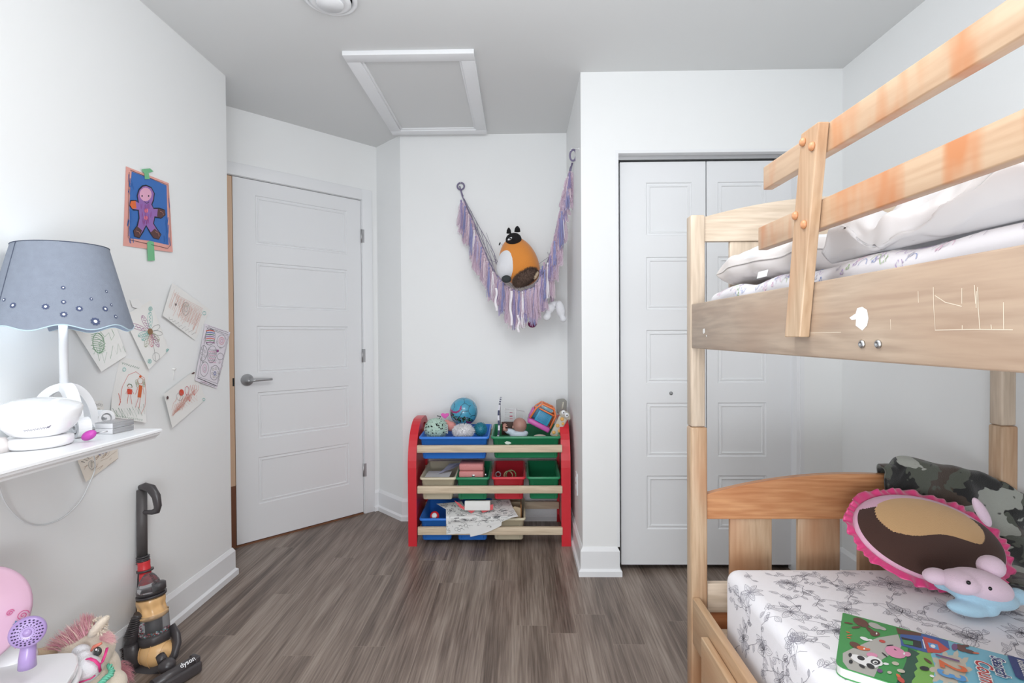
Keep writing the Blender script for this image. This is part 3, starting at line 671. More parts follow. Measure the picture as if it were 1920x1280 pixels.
def blk(i, j):
    x = 1.092+i*(1.537-1.092)
    zt = interp([(1.09, .765), (1.13, .766), (1.158, .790), (1.30, .762), (1.38, .745), (1.446, .722), (1.50, .69), (1.537, .66)], x)
    ye = interp([(1.09, 1.50), (1.2, 1.40), (1.3, 1.26), (1.537, 1.10)], x)
    yb = 1.618 if x < 1.435 else 1.558
    if x > 1.44: yb = 1.556
    path = [(yb, .62 if x < 1.435 else zt-.012), (yb, zt-.035 if x < 1.435 else zt-.006), ((yb+1.55)/2, zt), (1.556, zt-.004), (1.552, zt-.04), (1.540, .64), (1.515, .560+.04*(x-1.1)), ((1.50+ye)/2, .535+.05*max(0,x-1.35)), (ye, .524)]
    k = j*(len(path)-1); a = min(int(k), len(path)-2); t = k-a
    def cr(i_): return path[max(0, min(len(path)-1, i_))]
    p0, p1, p2, p3 = cr(a-1), cr(a), cr(a+1), cr(a+2)
    c = [.5*((2*p1[d])+(-p0[d]+p2[d])*t+(2*p0[d]-5*p1[d]+4*p2[d]-p3[d])*t*t+(-p0[d]+3*p1[d]-3*p2[d]+p3[d])*t**3) for d in (0, 1)]
    fold = (0.012*math.sin(x*46+j*5)+0.011*nz(x*14, j*4, 3)+.007*math.sin(x*25-j*11))*min(1, max(0, (j-.36)*5))
    top = .004*math.exp(-((x-1.145)/.014)**2)*(-1)*math.exp(-((j-.33)/.16)**2)
    x += .045*max(0, 1-j/.32)*(1-i)**5
    return Vector((x+.004*math.sin(j*20), c[0]-fold*.5, max(c[1]+fold*.8+top, .5195)))
m_ = MB().use(camo()); m_.grid(blk, 110, 90); bmesh.ops.delete(m_.bm, geom=[f for f in m_.bm.faces if f.calc_center_median().x > 1.42 and max(v.co.y for v in f.verts)-min(v.co.y for v in f.verts) > .012 and max(v.co.y for v in f.verts) > 1.562], context='FACES'); o = m_.build('blanket', None, None, [('solid', 0.006, -1)]); tag(o, 'grey green camouflage fleece blanket draped over the headboard corner', 'blanket')

# children's board book on the mattress
BZ = MZ1+0.021
b1 = onz(1580, 1148, BZ); b2 = onz(1580, 1248, BZ); b3 = onz(1885, 1228, BZ)
BU = (b3-b1).normalized(); BW = (b2-b1); BW = (BW-BU*BW.dot(BU)).normalized(); BWL = (b2-b1).dot(BW)+.006; BUL = .315
book = empty('board_book', b1+BU*.15+BW*.1-Vector((0, 0, .02)), 'colourful farm animal board book lying on the flowered mattress', 'book')
pS_K = 1
def bpnt(s, t, dz=0): return b1+BU*s+BW*t+Vector((0, 0, dz))
def outline(ins=0, r=.018):
    pts = []
    for cx_, cy_, a0 in ((BUL-r, r, -90), (BUL-r, BWL-r, 0), (r, BWL-r, 90), (.004, .004, 180)):
        rr = r if cx_ > .005 else .004
        for k in range(6): a = math.radians(a0+k*18); pts.append((cx_+(rr-ins)*math.cos(a), cy_+(rr-ins)*math.sin(a)))
    return pts
m_ = MB().use(mat('page_board', (222, 222, 218), .6)); m_.prism([bpnt(s, t, -.0185) for s, t in outline(.001)], (0, 0, .0165)); m_.build('pages', book, 'grey white board pages')
ck = {k: mat('cover_'+k, c, .32) for k, c in dict(green=(64, 148, 78), grey=(178, 176, 170), lgreen=(122, 176, 84), dgreen=(44, 84, 66), sky=(120, 186, 208), blue=(58, 92, 158), red=(196, 76, 66), beige=(196, 188, 172), brown=(100, 62, 48), orange=(216, 106, 60), pink=(222, 146, 178), white=(236, 236, 236), black=(40, 40, 44), purple=(112, 74, 122), lblue=(84, 150, 210), navy=(44, 62, 122), crimson=(184, 48, 48)).items()}
cv = MB().use(ck['green']); cv.prism([bpnt(s, t, -.002) for s, t in outline()], (0, 0, .002))
cv.use(ck['green']); cv.prism([bpnt(s, t, -.0205) for s, t in outline()], (0, 0, .002)); cv.build('cover', book)
cv = MB()
def c2(a, b):
    q = onz(1560+a/5.3333, 1120+b/5.3333, BZ)-b1; return [min(BUL-.001, max(.001, q.dot(BU))), min(BWL-.001, max(.001, q.dot(BW)))]
lay = [0.0002]
def cp(k, *pts):
    lay[0] += .00002; cv.use(ck[k]); cv.poly([bpnt(*c2(*p), lay[0]) for p in pts])
def ce(k, a, b, ra, rb, an=0, n=14):
    lay[0] += .00002; cv.use(ck[k]); an = math.radians(an); P_ = []
    for i in range(n):
        x = ra*math.cos(2*PI*i/n); y = rb*math.sin(2*PI*i/n); P_.append(bpnt(*c2(a+x*math.cos(an)-y*math.sin(an), b+x*math.sin(an)+y*math.cos(an)), lay[0]))
    cv.poly(P_)
cp('grey', (108, 555), (200, 510), (460, 400), (660, 368), (700, 470), (620, 640), (430, 800), (160, 745), (108, 640))
cp('lgreen', (860, 520), (980, 545), (1030, 620), (1045, 740), (1010, 1000), (700, 1000), (760, 700))
cp('green', (500, 620), (700, 500), (760, 510), (740, 650), (640, 860), (420, 800))
cp('dgreen', (760, 505), (820, 530), (880, 562), (840, 590), (865, 640), (830, 665), (855, 715), (820, 745), (835, 790), (800, 830), (790, 900), (640, 860), (700, 740), (740, 640))
cp('sky', (1148, 430), (1500, 505), (1920, 595), (2300, 700), (2300, 1300), (1000, 1000), (1030, 700), (985, 560), (1165, 520))
for k in range(10):
    a = k*PI*2/10; ce('beige', 1185+150*math.cos(a), 720+130*math.sin(a), 75, 30, math.degrees(a), 6)
ce('beige', 1185, 715, 165, 140)
cp('blue', (680, 375), (720, 350), (895, 362), (1000, 385), (1160, 435), (1178, 520), (960, 556), (690, 480))
cp('brown', (640, 300), (700, 320), (895, 355), (890, 385), (660, 365)); cp('black', (690, 395), (890, 440), (900, 510), (720, 470)); cp('green', (700, 420), (810, 440), (810, 480), (720, 465))
cp('red', (905, 390), (1050, 430), (1172, 520), (1085, 558), (958, 552)); cp('white', (902, 420), (912, 422), (938, 512), (926, 512)); cp('lblue', (955, 450), (1055, 470), (1075, 530), (975, 500)); ce('white', 1010, 488, 26, 16, 20)
# animals
ce('brown', 290, 250, 85, 38, 25); ce('brown', 385, 330, 55, 18, 35); ce('brown', 430, 365, 50, 26, 5); ce('brown', 165, 258, 45, 8, 10); ce('brown', 240, 300, 45, 12, -5); ce('white', 445, 362, 8, 10); ce('grey', 430, 285, 70, 26, 20); ce('grey', 500, 310, 45, 16, 20)
ce('orange', 160, 350, 22, 5, 20); ce('orange', 175, 380, 28, 5, -10); ce('orange', 170, 405, 24, 5, 15)
ce('white', 325, 415, 48, 16, 20); ce('white', 385, 428, 22, 9, 10); ce('brown', 235, 480, 65, 28, 25); ce('orange', 300, 510, 55, 20, 15); ce('orange', 355, 522, 28, 12, 0); ce('white', 322, 515, 9, 9)
ce('red', 502, 440, 34, 14, 15)
ce('pink', 635, 550, 110, 55, 20); ce('pink', 750, 570, 40, 24, 10); ce('black', 580, 482, 36, 6, -5); ce('black', 525, 575, 36, 7, 40); ce('black', 632, 525, 16, 5, 30); ce('white', 722, 565, 10, 12)
ce('white', 320, 640, 150, 42, 22); ce('black', 182, 578, 18, 20); ce('black', 188, 645, 20, 20); ce('black', 290, 610, 40, 22, 20); ce('black', 300, 690, 34, 14, 30); ce('black', 385, 690, 46, 22, 25); ce('pink', 400, 580, 58, 24, 10); ce('white', 430, 640, 85, 40, 25); ce('black', 435, 650, 50, 28, 10); ce('white', 432, 652, 26, 16); ce('black', 436, 655, 14, 8); ce('white', 540, 668, 30, 12, 10)
ce('purple', 478, 738, 30, 20, 20); ce('beige', 635, 665, 38, 18, 15); ce('beige', 690, 740, 42, 18, 15); ce('beige', 575, 755, 24, 14, 10)
ce('orange', 665, 790, 30, 14, 40); ce('red', 690, 830, 44, 22, 35); ce('brown', 960, 640, 50, 12, 35); ce('black', 925, 715, 50, 22, 10); ce('white', 1000, 792, 24, 12, 20)
ce('brown', 1290, 510, 60, 30, 30); ce('purple', 1225, 500, 30, 34); ce('brown', 1370, 545, 60, 18, 15); ce('orange', 1440, 562, 34, 8, 5); ce('brown', 1330, 490, 45, 12, 0)
cv.build('cover_picture', book, 'printed farm picture on the cover')
cv = MB()
def btext(s, key, a, b, size, dz, shear=0, bold=0, lead=False):
    st = c2(a, b) if not lead else a
    T = Matrix((( -BW.x*-1, BU.x, 0, 0), (BW.y, BU.y, 0, 0), (0, 0, 1, 0), (0, 0, 0, 1)))
    o = bpnt(st[0], st[1], dz); T = Matrix.Translation(o) @ T
    text_mesh(cv, s, ck[key], T, size, 0, shear, bold)
btext('1', 'purple', 1140, 615, .050, .0035, bold=.0010); btext('2', 'orange', 1195, 705, .056, .0035, bold=.0012); btext('3', 'lblue', 1180, 792, .056, .0035, bold=.0012)
def tpos(a, b): q = onz(1560+a/5.3333, 1120+b/5.3333, BZ)-b1; return q.dot(BU), q.dot(BW)
s0, t0 = tpos(1672, 688); pS = abs(tpos(1760, 790)[1]-tpos(1570, 585)[1])/4/.56
btext('Search', 'white', (.2545, .061), 0, .0275, .0036, .2, .0020, True); btext('Search', 'navy', (.2545, .061), 0, .0275, .0038, .2, .0004, True)
s1, t1 = tpos(1560, 776)
btext('Count', 'white', (.230, .101), 0, .035, .0032, .2, .0022, True); btext('Count', 'crimson', (.230, .101), 0, .035, .0034, .2, .0004, True)

s2, t2 = tpos(1800, 600)
cv.use(ck['navy']); cv.prism([bpnt(.2735, .002, .0026), bpnt(.309, .002, .0026), bpnt(.309, .085, .0026), bpnt(.278, .085, .0026), bpnt(.2735, .080, .0026)], (0, 0, .0001))
btext('kidsbooks', 'white', (.2905, .043), 0, .0155, .0036, 0, .0002, True)
cv.build('cover_lettering', book, 'lettering on the cover')

# ---- upper bunk bedding
m_ = MB().use(SHEET); MU = (0.5875, 1.470, -0.44, 1.545, 1.151, 1.296)
m_.box((MU[0], MU[2], MU[4]), (MU[1], MU[3], MU[5]), 0.03, seg=4)
um = m_.build('mattress'); tag(um, 'upper bunk mattress in a sheet with faint pastel print', 'mattress')
pk = [mat('pastel_'+n, c, .8) for n, c in (('pink', (226, 186, 208)), ('blue', (150, 164, 206)), ('violet', (188, 168, 206)), ('green', (170, 196, 150)), ('grey', (196, 192, 204)))]
m_ = MB(); rnd = random.Random(11)
for k in range(60):
    y = 0.45+k*.0175+rnd.uniform(-.01, .01); z = rnd.uniform(1.268, 1.284) if k % 3 else 1.275; m_.use(pk[k % 5])
    X = MU[0]-.0006; N = Vector((-1, 0, 0)); zc = min(z, 1.262)
    kk = k % 4
    if kk == 0:
        for r in (.004, .006, .008, .010): m_.ribbon([(X+.0000, y+r*math.cos(t*PI/8), 1.256+r*math.sin(t*PI/8)) for t in range(9)], .0008, N)
    elif kk == 1: m_.ribbon([(X, y+.004*math.cos(t*2.4), 1.261+.004*math.sin(t*2.4)) for t in range(8)], .0012, N)
    elif kk == 2: m_.ribbon([(X, y-.01, 1.254), (X, y, 1.262), (X, y+.012, 1.259)], .0008, N)
    else: m_.ribbon([(X, y+.006*math.cos(t*1.2), 1.259+.006*math.sin(t*1.9)) for t in range(10)], .0007, N)
m_.build('sheet_print', um, 'pastel printed motifs')
# rumpled sheet edge that shows above the rail
PIL = mat('pillow_white', (230, 230, 232), .7, bump=.05, bscale=300); PILG = mat('pillow_grey_satin', (222, 216, 214), .45); DUV = mat('duvet_white', (226, 225, 227), .7)
SH2 = mat('sheet_pastel', (232, 230, 235), .75)
def shf(i, j):
    y = 0.30+i*1.235; a = j*PI*.62
    top = 1.302+.006*nz(y*9, 2)+.004*math.sin(y*23)
    lip = .0605-.018*max(0, math.sin(y*5+.4))
    return Vector((.600-.0295*math.sin(min(a, PI/2))-.0 if j < 1 else .58, y, top-.052*(1-math.cos(a))*.5-.0+.0)) if False else Vector((.605-.034*math.sin(a), y, top-.026+.026*math.cos(a)-.003*(a>1.8)))
ev = MB().use(SH2); ev.grid(shf, 160, 12)
rnd = random.Random(3)
for k in range(70):
    y0 = rnd.uniform(.45, 1.5); a0 = rnd.uniform(.25, .8); ev.use(pk[k % 5]); typ = k % 4; P_ = []
    for t in range(10):
        if typ == 0: yy = y0+.010*math.cos(t*PI/9); aa = a0-.22*math.sin(t*PI/9)
        elif typ == 1: yy = y0+.005*math.cos(t*2.2); aa = a0+.12*math.sin(t*2.2)
        elif typ == 2: yy = y0+t*.003; aa = a0+.10*math.sin(t*.8)
        else: yy = y0+.008*math.cos(t*1.2); aa = a0+.18*math.sin(t*1.9)
        q = shf((yy-.30)/1.235, max(.02, min(.98, aa))); P_.append(q+Vector((-.0009, 0, .0006)))
    ev.ribbon(P_, .0011, Vector((-.7, 0, .7)))
o = ev.build('rumpled_sheet', um, 'rumpled white sheet with pastel motifs')
# pillow on the upper bunk
pl = empty('pillow', (0.80, 1.28, 1.304), 'white pillow with grey satin edging at the far end of the upper bunk', 'pillow')
def pilf(side):
    def f(i, j):
        x = -math.cos(PI*i); y = -math.cos(PI*j); e = (max(0, 1-abs(x)**14)*max(0, 1-abs(y)**14))**.5
        X = .822+x*.232+.006*math.sin(y*9); Y = 1.300+y*.240+.008*math.sin(x*7)-.02*x
        zz = 1.353+ .006*math.sin(y*3+.5)+ (.042 if side > 0 else .038)*side*e + (.010*nz(x*3.2, y*3.2, 1)*e if side > 0 else 0)+.005*nz(x*9, y*9, 4)*e
        return Vector((X, Y, zz))
    return f
m_ = MB().use(PIL); g1 = m_.grid(pilf(1), 64, 64); m_.use(PILG); m_.grid(pilf(-1), 64, 64)
for f in m_.bm.faces:
    c = f.calc_center_median()
    if f.material_index == 0 and c.z < 1.372+.010*math.sin(c.y*13+1): f.material_index = 1
bmesh.ops.remove_doubles(m_.bm, verts=m_.bm.verts, dist=.0005); m_.build('pillow_cover', pl)
m_ = MB().use(mat('seam_grey', (150, 148, 150), .7))
m_.tube([(.590+.022*math.sin(k/30*PI)*.2+.0+.006*math.sin(k*.7), 1.03+k*.0162, 1.385-.012*abs(k-15)/15+.003*math.sin(k*.9)) for k in range(31)], .0007, 5)
m_.bm.free(); 
m_ = MB().use(PIL); m_.grid(lambda i, j: Vector((.578-.004*j, 1.20+i*.05, 1.322-.016*j)), 4, 3); m_.build('care_label', pl, 'white sewn label')
# duvet heaped toward the near end
def duf(i, j):
    y = 0.10+i*.90; s = j
    h = interp([(.10, .165), (.45, .15), (.62, .125), (.80, .095), (.93, .085), (.97, .06), (1.0, .02)], y)
    b = nz(y*7, s*5, 2)*.028+nz(y*16, s*11, 5)*.016+nz(y*34, s*20, 7)*.006
    prof = [(.606, 1.309), (.593, 1.318), (.588, 1.318+h*.22), (.598, 1.318+h*.48), (.640, 1.318+h*.72), (.74, 1.318+h*.9), (.90, 1.318+h*1.06), (1.15, 1.318+h*1.02), (1.40, 1.318+h*.8), (1.46, 1.312)]
    k = s*(len(prof)-1); a = min(int(k), len(prof)-2); t = k-a; t2 = t*t*(3-2*t)*.4+t*.6
    x = prof[a][0]+(prof[a+1][0]-prof[a][0])*t2; z = prof[a][1]+(prof[a+1][1]-prof[a][1])*t2
    fo = max(0, math.sin((y+x*.9)*17+2*nz(y*5, x*4)))**3*.016-max(0, math.sin((y*1.4-x)*11+1))**6*.018
    amt = min(1, s*5, (1-s)*6)
    return Vector((max(.583, x-b*.3*amt), y, max(1.311, z+(b+fo)*amt*min(1, h/.06))))
m_ = MB().use(DUV); m_.grid(duf, 150, 90); o = m_.build('duvet', None, None, [('solid', .004, -1)]); tag(o, 'thick white rumpled duvet on the upper bunk behind the guard rails', 'duvet')
# ------------------------------------------------------------------ toy organizer in the nook
RED = mat('red_plastic', (212, 42, 54), .32, var=.08, vscale=6); STRIP = wood('organizer_slat', 'x', (204, 184, 158), (226, 208, 182), None, 0, 12.5, .45)
YO = 2.83; org = empty('toy_organizer', (-.17, 3.0, 0), 'red sided toy organizer with pale wooden slats holding coloured bins in the nook', 'toy organizer')
def Q(u, v, y=YO): return ony(u, v, y)
xl0, xl1 = Q(765.5, 1000).x, Q(781.5, 1000).x; xr0, xr1 = Q(1053, 1000).x, 0.2765
ZT = .688
def outl(i, y0=YO, y1=3.205):
    P_ = []; y0 += i; y1 -= i; zt = ZT-i; rf = .20-i*.6; zb = 0 if i == 0 else .06
    P_.append((y0, zb)); P_.append((y0, zt-rf*1.25))
    for k in range(1, 11): a = PI/2*k/10; P_.append((y0+rf*(1-math.cos(a)), zt-rf*1.25+rf*1.25*math.sin(a)))
    rb = .10-i*.5
    for k in range(0, 9): a = PI/2*k/8; P_.append((y1-rb+rb*math.sin(a), zt-rb+rb*math.cos(a)))
    P_.append((y1, zb)); return P_
for x0, x1, outer in ((xl0, xl1, -1), (xr0, xr1, 1)):
    m_ = MB().use(RED); a = outl(0); b = outl(.036)
    ring = []
    for (x, sgn) in ((x0, 0), (x1, 0)):
        ring.append(([m_.bm.verts.new((x, p[0], p[1])) for p in a], [m_.bm.verts.new((x, p[0], p[1])) for p in b]))
    (A0, B0), (A1, B1) = ring; n = len(a)
    for k in range(n-1):
        m_.face([A0[k], A0[k+1], A1[k+1], A1[k]]); m_.face([B0[k], B1[k], B1[k+1], B0[k+1]])
        m_.face([A0[k], B0[k], B0[k+1], A0[k+1]]); m_.face([A1[k], A1[k+1], B1[k+1], B1[k]])
    # feet bottoms
    for q in (0, n-1): pass
    m_.face([A0[0], A1[0], B1[0], B0[0]]); m_.face([A0[-1], B0[-1], B1[-1], A1[-1]])
    for f in m_.bm.faces: f.smooth = False
    bmesh.ops.bevel(m_.bm, geom=[e for e in m_.bm.edges if len(e.link_faces) == 2 and e.calc_face_angle(0) > .9], offset=.004, segments=3, affect='EDGES')
    xm = (x0*.35+x1*.65) if outer < 0 else (x0*.65+x1*.35)
    m_.use(RED)
    m_.prism([(xm-.006, p[0], p[1]) for p in outl(.034)], (.012, 0, 0))
    m_.build('side_panel', org, 'red arched plastic side', recalc=True)
sl0, sl1 = Q(783, 1000, 2.82).x, Q(1055, 1000, 2.82).x
fz = [(Q(900, a, 2.822).z, Q(900, b, 2.822).z) for a, b in ((835, 848.3), (911.5, 925), (988.5, 1002.8))]
for (a, b) in fz:
    MB().use(STRIP).box((sl0, 2.822, b), (sl1, 2.842, a), .0015).build('slat', org)
    MB().use(STRIP).box((xl1-.01, 3.150, b+.033), (xr0+.01, 3.170, a+.033), .0015).build('slat', org)
BINC = dict(blue=mat('blue_bin', (50, 124, 220), .3), green=mat('green_bin', (38, 136, 92), .3), red=mat('red_bin', (212, 50, 64), .3), beige=mat('beige_bin', (216, 206, 180), .35))
def rr(x0, x1, y0, y1, z, r, n=4):
    P_ = []
    for cx_, cy_, a0 in ((x1-r, y1-r, 0), (x0+r, y1-r, 90), (x0+r, y0+r, 180), (x1-r, y0+r, 270)):
        for k in range(n+1): a = math.radians(a0+90*k/n); P_.append(Vector((cx_+r*math.cos(a), cy_+r*math.sin(a), z)))
    return P_
BY0, BY1, BK = 2.845, 3.132, .070
def sl(y): return (y-BY0)*BK
def bin_(col, u0, u1, vr, vb, ub0, ub1, label, group=None):
    x0, x1 = Q(u0, vr, 2.838).x, Q(u1, vr, 2.838).x; zr_ = Q(900, vr, 2.838).z; bx0, bx1 = Q(ub0, vb, BY0).x, Q(ub1, vb, BY0).x; zb = Q(900, vb, BY0+.01).z
    e = empty('storage_bin', ((x0+x1)/2, 3.0, zb+.004), label, 'bin', 'plastic bins in the red organizer')
    m_ = MB().use(BINC[col]); lp = 0.008
    L = [rr(bx0+.004, bx1-.004, BY0+.012, BY1-.016, zb, .012), rr(bx0, bx1, BY0+.008, BY1-.012, zb+.006, .014), rr(x0+lp+.001, x1-lp-.001, BY0+.002, BY1-.004, zr_-.014, .012), rr(x0+.002, x1-.002, BY0-.006, BY1+.004, zr_-.013, .014), rr(x0, x1, BY0-.007, BY1+.005, zr_-.010, .015), rr(x0, x1, BY0-.007, BY1+.005, zr_-.002, .015), rr(x0+.002, x1-.002, BY0-.005, BY1+.003, zr_, .014),
         rr(x0+lp+.002, x1-lp-.002, BY0+.004, BY1-.006, zr_, .011), rr(bx0+.003, bx1-.003, BY0+.012, BY1-.016, zb+.008, .011), rr(bx0+.02, bx1-.02, BY0+.03, BY1-.03, zb+.005, .01)]
    V = [[m_.bm.verts.new(p+Vector((0, 0, sl(p.y)))) for p in l] for l in L]
    for a, b in zip(V, V[1:]):
        n = len(a)
        for k in range(n): m_.face([a[k], a[(k+1) % n], b[(k+1) % n], b[k]], True)
    m_.face(V[0][::-1]); m_.face(V[-1])
    for xx in ((bx0+x0)/2+.026, (bx1+x1)/2-.026):       # moulded ribs on the front face
        m_.tube([(xx, BY0+.0035, zr_-.014), (xx, BY0+.007, zb+.012)], .0012, 5)
    m_.build('tray', e); return dict(x0=x0, x1=x1, zr=zr_, zb=zb, e=e)
Bn = {}
Bn['bt'] = bin_('blue', 785, 917, 818.8, 860, 792, 910.5, 'wide blue bin of balls and plush at the top left of the organizer')
Bn['gt'] = bin_('green', 920.5, 1051.5, 818.5, 859, 927, 1046, 'wide green bin with the doll and toy house at the top of the organizer')
Bn['b1'] = bin_('beige', 786.5, 855, 895, 936.3, 792, 847.5, 'beige bin holding papers, leftmost of the middle row')
Bn['g1'] = bin_('green', 854, 918, 895, 936.3, 858.5, 912.5, 'narrow green bin with the pink case in it')
Bn['r1'] = bin_('red', 921.5, 985.5, 894.5, 936, 927, 981, 'narrow red bin with bangles in the middle row')
Bn['g2'] = bin_('green', 988, 1051.5, 894.3, 935.5, 993.5, 1047, 'narrow empty green bin at the right of the middle row')
Bn['u1'] = bin_('blue', 785.5, 852.5, 972, 1012.5, 791, 845.5, 'narrow blue bin at the left of the bottom row')
Bn['u2'] = bin_('blue', 854, 918, 972, 1012.5, 858.5, 912.5, 'narrow blue bin covered by drooping paper sheets')
Bn['e2'] = bin_('beige', 921.5, 985.5, 971.5, 1012, 927, 981, 'beige bin with a cardboard box in the bottom row')
m_ = MB().use(mat('paint_flakes', (206, 222, 212), .7)); m_.poly([Q(u, v, 2.8425) for u, v in ((946, 829), (950, 827), (956, 828), (959, 830.5), (953, 833), (948, 832))]); m_.build('residue', Bn['gt']['e'], 'white torn sticker scrap')
m_ = MB().use(mat('paint_flakes')); 
m_.bm.free()

# ---- toys in the wide blue bin
def seat(y, r, b='bt'): return 0
BALL = {k: mat('ball_'+k, c, .22, coat=.4) for k, c in dict(teal=(74, 160, 192), seam=(40, 70, 84), pink=(150, 52, 112), dark=(28, 34, 44), green=(60, 120, 84), lilac=(134, 130, 160)).items()}
ph = (1+5**.5)/2; ico = [Vector(v).normalized() for v in [(-1, ph, 0), (1, ph, 0), (-1, -ph, 0), (1, -ph, 0), (0, -1, ph), (0, 1, ph), (0, -1, -ph), (0, 1, -ph), (ph, 0, -1), (ph, 0, 1), (-ph, 0, -1), (-ph, 0, 1)]]
import itertools
fc = [(a+b+c).normalized() for a, b, c in itertools.combinations(ico, 3) if (a-b).length < 1.2 and (b-c).length < 1.2 and (a-c).length < 1.2]
def ball(c, r):
    m_ = MB(); nu, nv_ = 120, 70; c = Vector(c); Rm = Matrix.Rotation(.5, 3, 'X') @ Matrix.Rotation(.4, 3, 'Z')
    vs = {}
    def dirn(i, j): th = PI*j/nv_; p = 2*PI*i/nu; return Vector((math.sin(th)*math.cos(p), math.sin(th)*math.sin(p), math.cos(th)))
    top = m_.bm.verts.new(c+Vector((0, 0, r))); bt = m_.bm.verts.new(c-Vector((0, 0, r)))
    for i in range(nu):
        for j in range(1, nv_): vs[i, j] = m_.bm.verts.new(c+dirn(i, j)*r)
    for i in range(nu):
        for j in range(nv_):
            d = dirn(i+.5, j+.5); q = Rm @ d
            D = sorted([1-q.dot(v)*1.0 for v in fc]+[1-q.dot(v)*1.0+.035 for v in ico])
            k = 'seam' if D[1]-D[0] < .011 else 'teal'
            x, z = d.x, d.z
            band = z-(-.28-.30*x+.10*math.sin(5*x))
            if -.34 < band < .02: k = ('dark', 'green', 'teal', 'lilac', 'dark')[int((noise.noise(d*7)+1)*6) % 5]
            cr = (x+.55)**2+(z-.55)**2
            if d.y < .2 and .42 < cr**.5 < .56 and x < -.05 and z < .5 and z > -.3: k = 'pink'
            if d.y < .2 and x > .25 and -.62 < z+.35*x < -.48: k = 'pink'
            m_.use(BALL[k])
            i2 = (i+1) % nu
            if j == 0: m_.face([top, vs[i, 1], vs[i2, 1]], True)
            elif j == nv_-1: m_.face([vs[i, j], bt, vs[i2, j]], True)
            else: m_.face([vs[i, j], vs[i, j+1], vs[i2, j+1], vs[i2, j]], True)
    return m_
p = Q(869.5, 771, 3.05)
o = ball(p, .0835).build('football'); tag(o, 'teal blue toy football with pink crescents on top of the blue bin', 'ball')
# mint speckled plush ball
def fuzz(mb, c, r, n, l, w_, seed, flat=1, lo=-1, curl=.3):
    rn = random.Random(seed); c = Vector(c)
    r = Vector(r) if not isinstance(r, (int, float)) else Vector((r, r, r))
    for _ in range(n):
        d = Vector((rn.gauss(0, 1), rn.gauss(0, 1), rn.gauss(0, 1))).normalized()
        if d.z < lo: continue
        p = c+Vector((d.x*r.x, d.y*r.y, d.z*r.z)); s_ = d.orthogonal().normalized(); s_.rotate(Matrix.Rotation(rn.uniform(0, 6.28), 3, d))
        q = p+d*l*rn.uniform(.6, 1.1)+Vector((rn.uniform(-1, 1), rn.uniform(-1, 1), rn.uniform(-1, .4)))*l*curl
        mb.poly([p-s_*w_*.5, p+s_*w_*.5, q])
p = Q(818, 803, 2.965)
MINT = mat('mint_plush', (190, 216, 202), .9, bump=.4, bscale=300); SPK = mat('speck_black', (36, 42, 40), .9)
e = empty('plush_ball', p-Vector((0, 0, .06)), 'mint green speckled plush ball at the left in the blue bin', 'plush ball')
m_ = MB().use(MINT).ell(p, (.066, .066, .058), n=36, m=20); fuzz(m_, p, (.066, .066, .058), 900, .007, .004, 2); m_.use(SPK)
rn = random.Random(9)
for _ in range(46):
    d = Vector((rn.uniform(-1, 1), rn.uniform(-1, .3), rn.uniform(-.3, 1))).normalized(); s_ = d.orthogonal().normalized(); t_ = d.cross(s_); c = p+Vector((d.x*.0675, d.y*.0675, d.z*.0595)); a = rn.uniform(.002, .0042)
    m_.poly([c+d*.003+s_*a*math.cos(k*PI/3)+t_*a*1.5*math.sin(k*PI/3) for k in range(6)])
m_.use(mat('cord_white', (206, 214, 208), .8))
for k in range(5): m_.tube([p+Vector((.058+.007*math.sin(q), -.032, -.02+k*.011+.003*math.cos(q*1.5)))+Vector((q*.004, 0, 0)) for q in range(5)], .0035, 6)
m_.build('body', e); MB().use(SPK).tube([p+Vector((.018, 0, .058)), p+Vector((.028, -.004, .070)), p+Vector((.005, 0, .074))], .0025, 6).build('tuft', e, 'dark tuft on top')
# pink figure with a heart shaped topper
e = empty('pink_toy', Q(842, 800, 3.00), 'salmon pink toy with a bright pink heart top behind the mint plush ball', 'toy')
MB().use(mat('salmon_soft', (232, 154, 146), .6)).ell(Q(845, 799, 3.02), (.034, .028, .030)).ell(Q(838, 792, 3.02), (.020, .018, .018)).build('body', e, None, [('remesh', .004, 3)])
m_ = MB().use(mat('hot_pink', (228, 92, 184), .35)); hp = Q(834.5, 778.5, 3.02); P_ = []
for k in range(28): t = 2*PI*k/28; P_.append(hp+Vector((.0245*math.sin(t)**3*1.0, -.006, .0195*(.81*math.cos(t)-.31*math.cos(2*t)-.12*math.cos(3*t)))))
m_.prism(P_, (0, .012, 0), bev=.002); m_.build('heart', e, 'bright pink heart')
# fluffy white plush
p = Q(869, 808, 2.925); WF = mat('white_fur', (240, 238, 240), .9)
e = empty('fluffy_plush', p-Vector((0, 0, .04)), 'fluffy white plush between the mint ball and the teal spiky ball', 'plush toy')
m_ = MB().use(WF).ell(p, (.052, .042, .034)); fuzz(m_, p, (.052, .042, .034), 2200, .016, .003, 4); m_.ell(p+Vector((-.036, -.012, .005)), (.020, .016, .018)); fuzz(m_, p+Vector((-.036, -.012, .005)), .018, 500, .010, .003, 5); m_.build('body', e)
MB().use(PLATE).box(p+Vector((-.048, -.048, -.035)), p+Vector((-.018, -.046, -.022)), .0005).build('tag', e, 'white cloth tag')
# spiky ball
p = Q(901, 804.5, 2.985); TL = mat('teal_rubber', (42, 132, 152), .4); m_ = MB().use(TL).ell(p, (.036, .036, .036))
for k in range(240):
    z = 1-2*(k+.5)/240; a = k*2.39996; d = Vector((math.sqrt(1-z*z)*math.cos(a), math.sqrt(1-z*z)*math.sin(a), z)); m_.tube([p+d*.034, p+d*.0425], [.0022, .0009], 5)
tag(m_.build('spiky_ball'), 'teal rubber spiky ball at the right end of the blue bin', 'ball')
